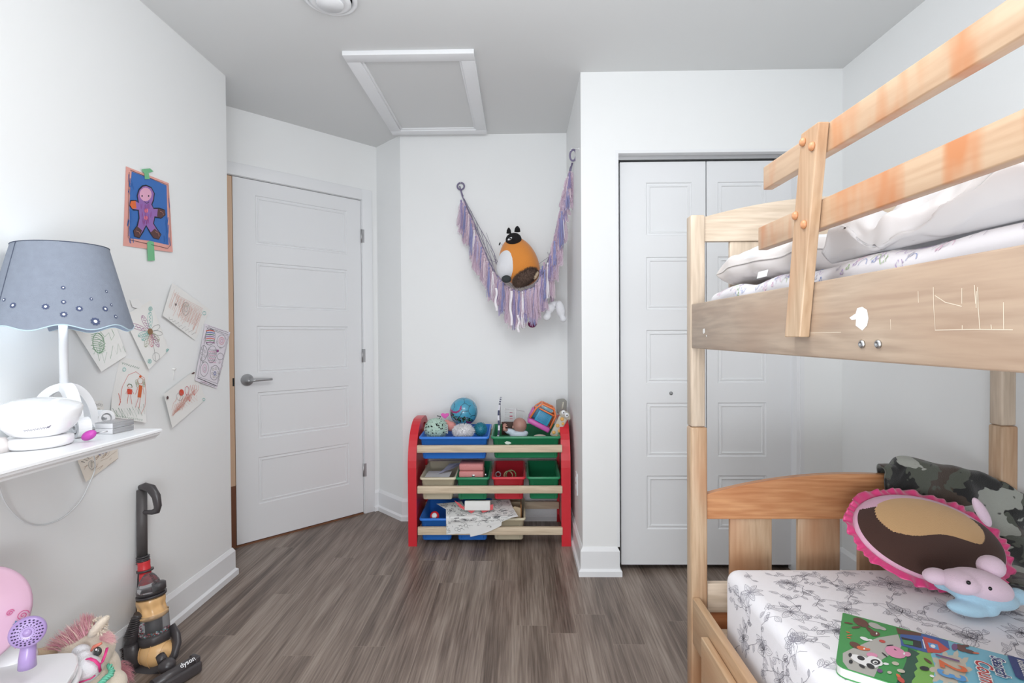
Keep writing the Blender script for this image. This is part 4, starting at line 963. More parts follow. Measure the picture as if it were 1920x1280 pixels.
# ---- toys in the wide green bin
m_ = MB()
for k in range(9):
    m_.use(mat('stripe_navy', (60, 66, 96), .6) if k % 2 else mat('stripe_white', (222, 222, 232), .6))
cA, cB = Q(934, 817, 2.90), Q(943, 752, 2.98)
def stp(i, j):
    q = Vector((cA.x+.002+(cB.x-cA.x)*j*.55, 2.875+i*.20, cA.z-.02+(cB.z+.012-cA.z+.02)*j*(1-.10*(1-i)))); q.x += .004*math.sin(j*6); return q
g_ = m_.grid(stp, 14, 14, smooth=False)
for k_, f in enumerate(m_.bm.faces): f.material_index = ((k_//14)+(k_ % 14)) % 4 // 2
o = m_.build('striped_book', None, None, [('solid', .010, -1)]); tag(o, 'thin navy and white striped book standing upright in the green bin', 'book')
# white rack
e = empty('toy_rack', Q(958, 800, 3.07), 'white plastic toy rack with pink rods standing behind the bald doll', 'toy rack'); WP = mat('white_plastic', (236, 236, 238), .3)
m_ = MB().use(WP)
for v in (768, 772.5, 777, 781.5, 786, 789.5): a = Q(946, v, 3.05); b = Q(966, v, 3.05); m_.tube([a, b], .0019, 6)
for u in (946, 966): m_.tube([Q(u, 765, 3.05), Q(u, 815, 3.05)], .0025, 6)
m_.tube([Q(948, 765.5, 3.05), Q(966, 767.5, 3.07), Q(983, 771, 3.12)], .0028, 6); m_.tube([Q(966, 765.5, 3.12), Q(984, 772.5, 3.10)], .002, 6); m_.tube([Q(983, 771, 3.12), Q(983, 815, 3.12)], .0025, 6); m_.build('frame', e)
m_ = MB().use(mat('rod_pink', (196, 40, 88), .4))
for v in (773, 780, 785.5): m_.tube([Q(955.5, v, 3.055), Q(961, v, 3.055)], .0035, 6)
m_.build('rods', e, 'pink rods')
# brown box behind the doll
o = MB().use(mat('dark_brown_card', (72, 46, 34), .6)).box(Q(940.5, 812, 3.00)-Vector((0, 0, .01)), Q(962, 790.5, 3.02)+Vector((0, .004, 0)), .001).build('brown_box'); tag(o, 'flat dark brown box behind the doll in the green bin', 'box')
# doll
SK = mat('doll_skin', (206, 154, 138), .45); SK2 = mat('doll_head', (176, 132, 120), .45); CL = mat('doll_shirt', (206, 220, 232), .8, bump=.3, bscale=300)
hc = Q(974.5, 797, 2.965); e = empty('baby_doll', hc-Vector((.02, 0, .06)), 'bald baby doll in a pale blue shirt lying in the green bin', 'doll')
m_ = MB().use(SK2).ell(hc, (.0405, .042, .044), Matrix.Rotation(-.2, 4, 'Y'), n=28, m=18); m_.ell(hc+Vector((-.038, -.010, -.008)), (.006, .008, .010)); m_.ell(hc+Vector((.004, .038, -.02)), (.010, .008, .008)); m_.build('head', e, 'bald head seen from behind')
m_ = MB().use(CL); m_.ell(Q(972, 815, 2.955), (.052, .040, .026)); m_.ell(Q(957, 809, 2.955), (.036, .022, .018), Matrix.Rotation(.2, 4, 'Y')); m_.ell(Q(984, 812, 2.96), (.02, .02, .016)); m_.build('shirt', e, None, [('remesh', .004, 3)])
m_ = MB().use(SK); a = Q(945, 805, 2.93); m_.tube([Q(950, 806, 2.945), a, Q(945.5, 800, 2.93)], [.010, .009, .007], 10); m_.ell(Q(945.5, 798.5, 2.93), (.009, .007, .008))
for k, (du, dv_) in enumerate(((-1.6, -3.6), (.6, -5.0), (2.6, -4.6), (4.4, -3.0), (6.2, 1.0))): q = Q(945.5, 798.5, 2.928); m_.tube([q, Q(945.5+du*.6, 798.5+dv_*.6, 2.926), Q(945.5+du, 798.5+dv_, 2.924)], [.003, .0028, .0022], 7)
m_.build('arm', e, 'bare arm with an open hand')
# toy house carrier, tipped over
TC_ = Q(1019, 777, 3.02); e = empty('toy_carrier', TC_-Vector((0, 0, .06)), 'orange, pink and blue plastic toy carrier tipped over on the green bin', 'toy carrier')
T = TR(TC_, 0, 28, 0); ORG = mat('orange_plastic', (238, 130, 78), .35); VIO = mat('orchid_plastic', (206, 96, 176), .35); CY = mat('cyan_plastic', (58, 156, 196), .35); DB = mat('deep_blue_plastic', (24, 90, 140), .4)
def tb(mb, P_, r, n=8): mb.tube([T @ Vector(p) for p in P_], r, n)
m_ = MB().use(VIO).box((-.070, -.055, -.078), (.070, .055, -.048), .008, T); m_.box((-.076, -.04, -.05), (-.062, .04, .01), .005, T); m_.build('base', e, 'orchid pink base')
m_ = MB().use(ORG)
for y in (-.052, .050):
    tb(m_, [(-.066, y, -.048), (-.060, y, .02), (-.040, y, .058), (.035, y, .062), (.062, y, .030), (.066, y, -.048)], .0062)
    tb(m_, [(-.045, y, .028), (.062, y, .028)], .0052)
tb(m_, [(-.038, -.052, .058), (-.038, .05, .058)], .006); tb(m_, [(.036, -.052, .062), (.036, .05, .062)], .006); tb(m_, [(-.060, -.052, .02), (-.06, .05, .02)], .005); tb(m_, [(.062, -.052, .030), (.062, .05, .030)], .005); m_.build('cage', e, 'orange roof frame')
m_ = MB().use(CY).box((-.040, -.050, -.046), (.046, -.042, .020), .004, T); m_.box((-.060, .0, -.046), (.03, .046, .03), .006, T); m_.build('door', e, 'cyan dotted door')
m_ = MB().use(DB)
for i in range(10):
    for j in range(9): m_.box((-.028+i*.0065, -.0512, -.036+j*.006), (-.0245+i*.0065, -.0500, -.033+j*.006), 0, T)
m_.box((-.030, -.046, .012), (.040, -.040, .026), .001, T); m_.build('door_dots', e, 'dark blue dots')
MB().use(mat('smoke_blue_window', (120, 160, 176), .2)).box((-.030, -.050, .036), (.032, -.048, .055), .001, T).build('window', e, 'blue tinted window')
# giraffe
GR = mat('giraffe_cream', (196, 190, 176), .7); GO = mat('giraffe_orange', (226, 172, 96), .7); e = empty('toy_giraffe', Q(1050, 815, 2.93), 'cream and orange giraffe toy leaning at the right end of the wide green bin', 'toy')
T = TR(Q(1049, 797, 2.935), 0, 27, 0)
m_ = MB().use(GR).box((-.026, -.012, -.075), (.026, .012, .055), .009, T); m_.build('neck', e)
T2 = TR(Q(1059, 777, 2.93), 0, 20, 0); m_ = MB().use(GR).ell((0, 0, 0), (.034, .016, .022)).ell((.022, 0, -.012), (.018, .014, .013)); 
for v in m_.bm.verts: v.co = T2 @ v.co
m_.build('head', e, None, [('remesh', .003, 3)])
m_ = MB().use(GO)
for k, (x, z, r) in enumerate(((-.012, -.05, .011), (.012, -.028, .010), (-.010, -.005, .011), (.012, .018, .009), (-.004, .040, .012), (.016, -.064, .009))):
    m_.lathe([(0, 0), (r, 0), (r*.9, .0012), (0, .0012)], 9, T @ TR((x, -.0122, z), rx=90))
m_.build('spots', e, 'orange spots')
for u, v in ((1056.5, 773), (1062.5, 778)):
    q = Q(u, v, 2.912); MB().use(WP).ell(q, (.0125, .006, .0135)).build('eye', e, 'round white eye'); MB().use(mat('bead_black')).ell(Q(u+.6, v+.4, 2.905), (.0035, .0025, .004)).build('pupil', e, 'black pupil')
MB().use(GR).tube([Q(1054, 766, 2.94), Q(1056, 756, 2.94)], [.0045, .004], 8).ell(Q(1056, 755, 2.94), (.005, .005, .006)).build('horn', e)
e = tag(MB().use(GR).ell(Q(1012, 819, 2.94), (.038, .022, .016)).build('soft_toy'), 'cream patched soft toy lying low at the front of the green bin', 'soft toy')
o = MB().use(mat('grey_felt', (158, 158, 152), .85, bump=.3, bscale=300)).prism([Q(u, v, 3.10) for u, v in ((1044, 775), (1043, 750), (1050, 748), (1058, 747.5), (1063, 752), (1062, 775))], (0, .02, 0), bev=.004).build('felt_toy'); tag(o, 'grey felt toy standing behind the giraffe at the wall', 'toy')

# ---- middle row
PAP = mat('paper_white', (236, 236, 234), .7); INKB = mat('ink_black', (62, 62, 68), .8)
def sheet(name, corners, label, sag=0, lines=None, group=None, cat='paper', m=PAP, n=12, seed=0, ink=INKB, thick=.0006):
    """corners: TL, TR, BR, BL in 3D"""
    c = [Vector(x) for x in corners]; nrm = (c[1]-c[0]).cross(c[3]-c[0]).normalized()
    if nrm.y > 0: nrm = -nrm
    def f(i, j): q = c[0].lerp(c[1], i).lerp(c[3].lerp(c[2], i), j)+(Vector((0, 0, -.010*math.sin(PI*i)*j)) if lines else Vector((0, 0, 0))); return q+nrm*(sag*math.sin(PI*i)*(.5+.5*math.sin(PI*j)))+nrm*.004*nz(i*3+seed, j*3, seed)
    mb = MB().use(m); mb.grid(f, n, n)
    if lines:
        mb.use(ink); rn = random.Random(seed)
        for _ in range(lines):
            x, y = rn.uniform(.08, .92), rn.uniform(.08, .92); P_ = []; typ = rn.random(); L_ = rn.uniform(.05, .16); a = rn.uniform(0, 6)
            for k in range(8):
                if typ < .4: xx, yy = x+L_*.5*math.cos(k*.9)*.6, y+L_*.5*math.sin(k*.9)
                else: xx, yy = x+L_*(k/7)*math.cos(a+k*.2), y+L_*(k/7)*math.sin(a+k*.2)
                P_.append(f(min(.97, max(.03, xx)), min(.97, max(.03, yy)))+nrm*.0007)
            mb.ribbon(P_, .0012, nrm)
    o = mb.build(name, None, None, [('solid', thick, -1)] if False else None); tag(o, label, cat, group); return o
z1 = Q(900, 895, 2.845).z
sheet('paper_sheet', [Q(800, 887, 2.95), Q(832, 884, 3.0), Q(843, 893.5, 2.87), Q(797, 894, 2.86)], 'white paper lying flat on the beige middle bin', 0, None)
sheet('paper_sheet', [Q(822, 888, 2.92), Q(843, 869, 3.02), Q(868, 867, 3.05), Q(850, 878, 2.95)], 'lilac grey paper sticking up between the beige and green bins', 0, None, m=mat('paper_lilac', (186, 186, 204), .7))
m_ = MB().use(PAP)
for k in range(5): a = Q(796, 894+k*.6, 2.862); m_.box((a.x+.002*k, 2.862, a.z-.0015), (Q(842, 894, 2.862).x-.003*k, 2.99, a.z), 0)
o = m_.build('magazine_stack'); tag(o, 'thin stack of white magazines along the front rim of the beige middle bin', 'magazines')
# pink wicker case
PC_ = mat('pink_case', (216, 140, 138), .5, bump=.6, bscale=160); e = empty('lunch_case', Q(884, 894, 2.94), 'small pink woven case in the green middle bin', 'case')
ca, cb = Q(860.5, 895, 2.875), Q(906.5, 870, 2.875)
MB().use(PC_).box((ca.x, 2.87, ca.z-.03), (cb.x, 2.98, ca.z+.0355), .008).build('lower_body', e); MB().use(PC_).box((ca.x+.001, 2.872, ca.z+.037), (cb.x-.001, 2.978, cb.z+.002), .009).build('lid', e)
MB().use(STEEL).box((ca.x+.075, 2.867, ca.z+.002), (ca.x+.09, 2.870, ca.z+.018), .001).build('clasp', e)
o = MB().use(mat('bead_steel', (200, 200, 206), .15, metal=.9)).ell(Q(910.5, 890, 2.88), (.007, .007, .009)).build('metal_bead'); tag(o, 'shiny silver bead beside the pink case', 'bead')
# bangles in red bin
def torus(mb, c, R_, r, T=None, n=28, m=8, a0=0, a1=2*PI):
    pts = [(Matrix.Translation(Vector(c)) @ (T or Matrix()) @ Vector((R_*math.cos(a0+(a1-a0)*k/n), R_*math.sin(a0+(a1-a0)*k/n), 0))) for k in range(n+1)]; mb.tube(pts, r, m)
for k, (u, v, R_, col, lab) in enumerate(((958, 890.5, .028, (104, 120, 74), 'olive green bangle standing in the red middle bin'), (953, 891, .024, (172, 150, 110), 'tan bangle leaning by the green bangle in the red bin'), (934, 889, .014, (150, 146, 150), 'grey beaded bracelet at the left of the red middle bin'))):
    m_ = MB().use(mat('bangle%d' % k, col, .35)); torus(m_, Q(u, v, 2.93+.02*k), R_, .0035, Matrix.Rotation(math.radians(72), 4, 'X')); tag(m_.build('bangle'), lab, 'bangle')
# ---- bottom row
o = MB().use(RED).lathe([(0, -.010), (.024, -.010), (.026, -.005), (.026, .006), (.020, .012), (0, .013)], 28, TR(Q(815, 967, 2.90), rx=62)).use(WP).lathe([(0, .0132), (.016, .0132), (.014, .016), (0, .017)], 24, TR(Q(815, 967, 2.90), rx=62)).build('toy_disc'); tag(o, 'round red and white toy disc in the blue bottom bin', 'toy')
grp = 'drooping colouring sheets'
def drape(cs, label, lines, k):
    rn = random.Random(k+40)
    def f(i, j):
        u = (cs[0][0]*(1-i)+cs[1][0]*i)*(1-j)+(cs[3][0]*(1-i)+cs[2][0]*i)*j; v = (cs[0][1]*(1-i)+cs[1][1]*i)*(1-j)+(cs[3][1]*(1-i)+cs[2][1]*i)*j+3*math.sin(PI*i)*j
        y = 2.8165-.0014*k+max(0, 969-v)*.0052+.0012*nz(i*4, j*4, k)
        return Q(u, v, y)
    mb = MB().use(PAP); mb.grid(f, 18, 18); mb.use(INKB)
    for _ in range(lines):
        x, y = rn.uniform(.06, .94), rn.uniform(.06, .94); L_ = rn.uniform(.06, .18); a = rn.uniform(0, 6); c = rn.random() < .5; P_ = []
        for q in range(9):
            xx, yy = (x+L_*.4*math.cos(q*.8)*.7, y+L_*.4*math.sin(q*.8)) if c else (x+L_*(q/8)*math.cos(a+q*.2), y+L_*(q/8)*math.sin(a+q*.2))
            P_.append(f(min(.98, max(.02, xx)), min(.98, max(.02, yy)))+Vector((0, -.0009, .0004)))
        mb.ribbon(P_, .0011, Vector((0, -.8, .6)))
    return tag(mb.build('colouring_sheet'), label, 'paper', grp)
zf3 = Q(900, 988, 2.82).z
shs = [([(836, 949), (884, 952), (880, 992), (837, 1001.5)], 2.93, 2.812, 46, 'scribbled colouring sheet hanging at the left of the paper heap'),
       ([(846, 955), (915, 955), (916, 994), (850, 1000)], 2.93, 2.808, 30, 'plain white sheet hanging lowest over the bottom slat'),
       ([(872, 952), (945, 945), (940, 985), (882, 1006)], 2.93, 2.804, 10, 'white sheet with few lines drooping at the centre of the heap'),
       ([(880, 958), (945, 940), (962, 969), (905, 985)], 2.95, 2.812, 60, 'densely printed colouring sheet at the right of the heap'),
       ([(818, 944), (866, 940), (880, 965), (842, 958)], 2.99, 2.85, 40, 'pointed colouring sheet poking up at the left of the heap'),
       ([(900, 938), (955, 936), (968, 966), (915, 975)], 2.99, 2.83, 55, 'colouring sheet lying under the white folded card')]
for k, (cs, yb_, yf_, nl, lab) in enumerate(shs): drape(cs, lab, nl, k)
drape([(846, 960), (962, 952), (972, 968), (842, 978)], 'wide printed sheet spread across the middle of the heap', 80, 6)
CORAL = mat('coral_paper', (222, 92, 98), .7)
m_ = MB().use(CORAL); m_.poly([Q(*p, 2.845) for p in ((852, 938), (864, 945), (873, 957), (862, 951))]); m_.poly([Q(*p, 2.843) for p in ((862, 945), (878, 955), (925, 945), (924, 955), (905, 961), (898, 952), (884, 962), (872, 954))]); tag(m_.build('coral_paper'), 'folded coral red paper on the heap of sheets', 'paper')
m_ = MB().use(PAP).box((Q(871, 955, 2.835).x, 2.835, Q(880, 957, 2.835).z), (Q(919, 955, 2.835).x, 2.885, Q(880, 937, 2.86).z), .004, T=rot('X', -12, Q(895, 950, 2.84))); tag(m_.build('white_box'), 'small white card box lying on the coral paper', 'box')
KB = mat('kraft_card', (196, 176, 146), .75); e = empty('cardboard_box', Q(957, 985, 2.93), 'open brown cardboard box in the beige bottom bin', 'box')
m_ = MB().use(KB); a = Q(939, 980, 3.03); b = Q(977, 937, 3.03); m_.box((a.x, 3.02, a.z), (b.x, 3.026, b.z-.008), .001); m_.build('back_flap', e)
m_ = MB().use(KB); m_.prism([Q(*p, 2.90) for p in ((958, 982), (957, 954), (965, 949), (976, 952), (976, 982))], (0, .004, 0)); m_.build('front_flap', e)
m_ = MB().use(mat('rust_tape', (176, 112, 56), .6)).box((Q(979, 980, 2.95).x-.008, 2.90, Q(979, 975, 2.95).z), (Q(979, 980, 2.95).x-.004, 3.05, Q(979, 940, 2.95).z)); m_.build('side_flap', e, 'rusty brown side flap')

# ------------------------------------------------------------------ corner hammock of tassels
LIL = [mat('tassel_'+n, c, .8) for n, c in (('violet', (158, 146, 190)), ('lilac', (190, 180, 212)), ('pink', (226, 208, 218)), ('mauve', (204, 180, 200)), ('white', (238, 232, 238)), ('periwinkle', (148, 150, 196)))]
TUL = mat('glitter_tulle', (232, 206, 224), .5, alpha=.40)
GLT = mat('glitter', (250, 240, 250), .2)
CORD = mat('hammock_cord', (128, 120, 148), .8)
ham = empty('toy_hammock', Q(960, 540, 3.05), 'lilac tasselled corner hammock hanging from two wall hooks above the organizer', 'toy hammock')
hk = [(862, 349, 3.228), (866, 366, 3.22), (874, 385, 3.20), (886, 412, 3.17), (900, 450, 3.13), (915, 486, 3.09), (930, 515, 3.05), (950, 538, 3.01), (975, 547, 2.97), (1000, 538, 2.94), (1020, 510, 2.92), (1035, 465, 2.90), (1046, 415, 2.885), (1056, 370, 2.87), (1064, 335, 2.86), (1070, 312, 2.85)]
ctr = [Q(*h) for h in hk]
m_ = MB().use(CORD); m_.tube(ctr, .0035, 8); m_.build('front_cord', ham)
m_ = MB().use(CORD)
for k, (u, v, y, tl) in enumerate(((864, 349, 3.225, 0), (1074.5, 291, 2.745, 1))):
    c = Q(u, v, y); R_ = .0215
    pts = [c+Vector((0 if tl else R_*math.cos(a), R_*.55*math.cos(a) if tl else 0, (R_*1.3 if tl else R_)*math.sin(a))) for a in [i*2*PI/30 for i in range(31)]]
    if tl: pts = [c+Vector((R_*.75*math.cos(a), -.3*R_*math.cos(a), R_*1.35*math.sin(a))) for a in [i*2*PI/30 for i in range(31)]]
    MB().use(CORD).tube(pts, .0052, 8).build('hanging_ring', ham, 'wrapped grey violet hanging ring')
m_.tube([Q(1073, 305, 2.84), Q(1070, 318, 2.845), Q(1068, 335, 2.86)], .005, 8); m_.tube([Q(864, 356, 3.225), Q(868, 368, 3.22)], .004, 8); m_.build('hanging_loop', ham)
m_ = MB().use(PLATE); q = Q(1076, 283, 2.745); q2 = onx(1086, 279, XE)
m_.tube([Vector((XE-.001, q2.y, q2.z)), Vector((XE-.022, q2.y, q2.z+.002)), Vector((q.x+.004, q.y, q.z+.014)), Vector((q.x-.012, q.y, q.z+.016)), Vector((q.x-.018, q.y, q.z))], .0016, 6); m_.lathe([(0, 0), (.007, 0), (.006, .003), (0, .004)], 12, TR((XE, q2.y, q2.z), ry=-90)); tag(m_.build('wall_hook'), 'white ceiling hook holding the high end of the hammock at the return wall', 'hook')
q = Q(864, 349, 3.225); m_ = MB().use(PLATE); m_.tube([(q.x, YB-.0005, q.z+.018), (q.x, 3.215, q.z+.018), (q.x, 3.205, q.z+.026)], .0016, 6); tag(m_.build('wall_hook'), 'small white nail hook holding the low left end of the hammock', 'hook')
# netting toward the corner
m_ = MB().use(CORD); cn = Vector((XE-.03, YB-.03, 1.72))
bk = [Q(875, 385, 3.22), Q(893, 430, 3.22), Q(910, 470, 3.22), Q(926, 500, 3.20)]
m_.tube([Q(870, 372, 3.215), Q(900, 428, 3.205), Q(927, 475, 3.19), Q(930, 495, 3.16)], .0018, 6); m_.tube([Q(872, 378, 3.21), Q(896, 432, 3.19), Q(922, 490, 3.16), Q(924, 510, 3.08)], .0018, 6)
for k in range(6): a = ctr[3+k]; b = Q(884+k*9, 396+k*18, 3.20); m_.tube([a, b], .0012, 5)
for a in (ctr[5], ctr[6], ctr[8], ctr[9], ctr[11], ctr[13]): m_.tube([a, a.lerp(cn, .5)-Vector((0, 0, .12)), cn], .0012, 5)
for k in range(5):
    rw = []
    for a in ctr[3:15]: rw.append(a.lerp(cn, .15+.17*k)-Vector((0, 0, .42*(.15+.17*k)*(1-(.15+.17*k)))))
    m_.tube(rw, .0010, 5)
m_.build('netting', ham, 'thin knotted net behind the front cord')
rn = random.Random(21)
def tassel(top, L_, m, w_=.020, n=16, k=0):
    mb = MB().use(m); mb.ell(top-Vector((0, 0, .008)), (.006, .006, .008), n=8, m=6)
    for i in range(n):
        a = rn.uniform(0, 6.28); r = rn.uniform(.2, 1)*w_*.5; l = L_*rn.uniform(.88, 1.05)
        d = Vector((math.cos(a)*r, math.sin(a)*r*.6, 0)); s_ = rn.uniform(-.004, .004)
        mb.tube([top, top+d*.7-Vector((0, 0, l*.25)), top+d*1.15+Vector((s_, 0, -l*.65)), top+d*1.2+Vector((s_*2, 0, -l))], [.0016, .0019, .0018, .0013], 5, cap=False)
    mb.build('tassel', ham)
def tulle(top, L_, w_, k):
    mb = MB().use(TUL)
    for lay_ in range(3):
        ph_ = rn.uniform(0, 6); a = rn.uniform(-.3, .3)
        def f(i, j): ww = w_*(.25+.75*j**.6); return top+Vector(((i-.5)*ww+.005*math.sin(j*7+ph_), .012*math.sin(i*16+ph_)*j+(lay_-1)*.008, -L_*j*(1-.12*abs(math.sin(i*5+ph_)))))
        mb.grid(f, 14, 8)
    mb.use(GLT)
    for _ in range(46):
        i, j = rn.random(), rn.random(); ww = w_*(.25+.75*j**.6); q = top+Vector(((i-.5)*ww, -.016-.004*rn.random(), -L_*j*.95)); s_ = .0009
        mb.poly([q+Vector((-s_, 0, 0)), q+Vector((0, 0, s_)), q+Vector((s_, 0, 0)), q+Vector((0, 0, -s_))])
    mb.build('tulle_strip', ham, 'glittering pink tulle')
def along(t):
    k = t*(len(ctr)-1); a = min(int(k), len(ctr)-2); return ctr[a].lerp(ctr[a+1], k-a)
N = 46
for k in range(N):
    t = .10+.86*k/(N-1); p = along(t)+Vector((rn.uniform(-.006, .006), -.006-rn.uniform(0, .018), 0))
    L_ = rn.uniform(.13, .20)
    if .42 < t < .66: L_ = rn.uniform(.17, .23)
    if t > .85: L_ = rn.uniform(.09, .14)
    lean = .0
    tassel(p+Vector((-.012 if t < .4 else 0.004, 0, 0)), L_, LIL[[0, 1, 5, 3, 2, 0, 5, 4][k % 8]], rn.uniform(.014, .024), 14, k)
for k in range(38):
    t = .11+.86*k/37; p = along(t)+Vector((-.010 if t < .4 else .008, -.004, 0)); tulle(p, rn.uniform(.14, .22) if t < .85 else .12, rn.uniform(.05, .085), k)
# second row at right side, hanging lower inside
for k in range(12):
    p = Q(1018+rn.uniform(-8, 26), 470+k*7, 2.96+rn.uniform(-.03, .03)); tassel(p, rn.uniform(.12, .17), LIL[[0, 2, 1, 3, 5][k % 5]], .022, 12)
for k in range(6):
    m_ = MB().use(LIL[4]); p = Q((930, 958, 985, 1040, 1005, 972)[k], (540, 545, 545, 440, 540, 590)[k], 2.955); L_ = (.13, .20, .17, .10, .16, .10)[k]
    m_.grid(lambda i, j: p+Vector(((i-.5)*.012+.004*math.sin(j*8+k), -.004*math.sin(j*9), -L_*j)), 2, 12); m_.build('ribbon', ham, 'white satin ribbon')
# orange plush with a black face mask
pc = Q(974, 497, 3.03); e = empty('round_plush', pc-Vector((0, 0, .14)), 'plump orange plush animal with a black face and white belly in the hammock', 'plush toy')
ORP = mat('orange_plush', (226, 142, 58), .95, bump=.6, bscale=260, sheen=.4); WHP = mat('white_plush', (232, 232, 236), .95, bump=.6, bscale=260, sheen=.3); BKP = mat('black_plush', (20, 18, 22), .95, bump=.5, bscale=260); BRP = mat('brown_fur', (98, 78, 68), .95)
def egg(mb, c, rx, ry, rzt, rzb, lean=0, n=36, m=24):
    c = Vector(c)
    def f(i, j):
        th = PI*j; a = 2*PI*i; z = math.cos(th); rz_ = rzt if z > 0 else rzb; s_ = math.sin(th)*(1-.04*z)
        return c+Vector((rx*s_*math.cos(a)+lean*z*rz_, ry*s_*math.sin(a), rz_*z))
    mb.grid(f, n, m, closed_u=True)
m_ = MB().use(ORP); egg(m_, pc, .118, .090, .165, .125, -.16); fuzz(m_, pc, (.104, .084, .12), 10, .004, .002, 1); m_.build('body', e)
m_ = MB().use(WHP); egg(m_, pc+Vector((-.058, -.012, -.005)), .076, .076, .128, .088, .12); m_.build('belly', e, 'white belly and face')
m_ = MB().use(BKP); m_.ell(Q(963, 449, 3.0), (.047, .060, .038), Matrix.Rotation(-.12, 4, 'Y'), n=24, m=16); m_.build('face_mask', e, 'black face patch')
for u, v, r in ((954, 434, .014), (970, 431, .018)):
    q = Q(u, v, 2.985); m_ = MB().use(BKP).lathe([(0, -.012), (r, -.010), (r*.85, .008), (r*.4, .020), (0, .024)], 12, TR(q)); m_.build('ear', e, 'pointed black ear')
m_ = MB().use(WHP).ell(Q(956.5, 447.5, 2.944), (.016, .004, .006), Matrix.Rotation(-.5, 4, 'Y')); m_.use(BKP).ell(Q(957, 447.3, 2.9405), (.008, .003, .004)); m_.build('eye', e, 'white and black embroidered eye')
m_ = MB().use(BKP).ell(Q(937, 457, 2.98), (.004, .003, .010), Matrix.Rotation(.4, 4, 'Y')); m_.build('nose', e, 'small dark nose')
tq = Q(985, 520, 2.955); m_ = MB().use(BRP).ell(tq, (.078, .036, .040), Matrix.Rotation(-.55, 4, 'Y'), n=28, m=16)
rn2 = random.Random(5)
Rt = Matrix.Rotation(-.55, 3, 'Y')
for _ in range(3200):
    d = Vector((rn2.gauss(0, 1), rn2.gauss(0, 1), rn2.gauss(0, 1))).normalized(); p = tq+Rt @ Vector((d.x*.078, d.y*.036, d.z*.040)); s_ = d.orthogonal().normalized()*.0013; m_.poly([p-s_, p+s_, p+(Rt @ d)*.011+Vector((rn2.uniform(-.005, .005), 0, rn2.uniform(-.005, .005)))])
m_.build('tail', e, 'shaggy brown tail'); MB().use(mat('cream_fur', (206, 184, 156), .95, bump=.5, bscale=200)).ell(Q(1005, 516, 2.945), (.012, .012, .026), Matrix.Rotation(.5, 4, 'Y')).build('tail_tip', e, 'cream tail tip')
MB().use(mat('grey_knit', (54, 58, 60), .8, bump=.6, bscale=200)).ell(Q(949.5, 523, 2.93), (.028, .016, .022)).build('paw', e, 'dark grey paw')
# white plush in the lower right of the hammock
e = empty('plush_rabbit', Q(1038, 590, 2.98), 'white plush limbs poking out at the lower right of the hammock', 'plush toy')
m_ = MB().use(WHP); m_.ell(Q(1030, 578, 2.97), (.032, .022, .030)); m_.ell(Q(1026, 593, 2.965), (.022, .016, .026), Matrix.Rotation(.6, 4, 'Y')); m_.ell(Q(1051, 580, 2.96), (.026, .020, .052), Matrix.Rotation(-.2, 4, 'Y')); m_.ell(Q(1056, 598, 2.955), (.020, .018, .018)); m_.ell(Q(1040, 570, 2.99), (.04, .025, .02)); m_.build('body', e, None, [('remesh', .004, 3)])
e = MB().use(mat('maroon_knit', (110, 34, 78), .8, bump=.5, bscale=200)).ell(Q(998, 607, 2.98), (.026, .018, .022)).build('knit_toy'); tag(e, 'maroon knitted toy peeping out below the tassels', 'toy')
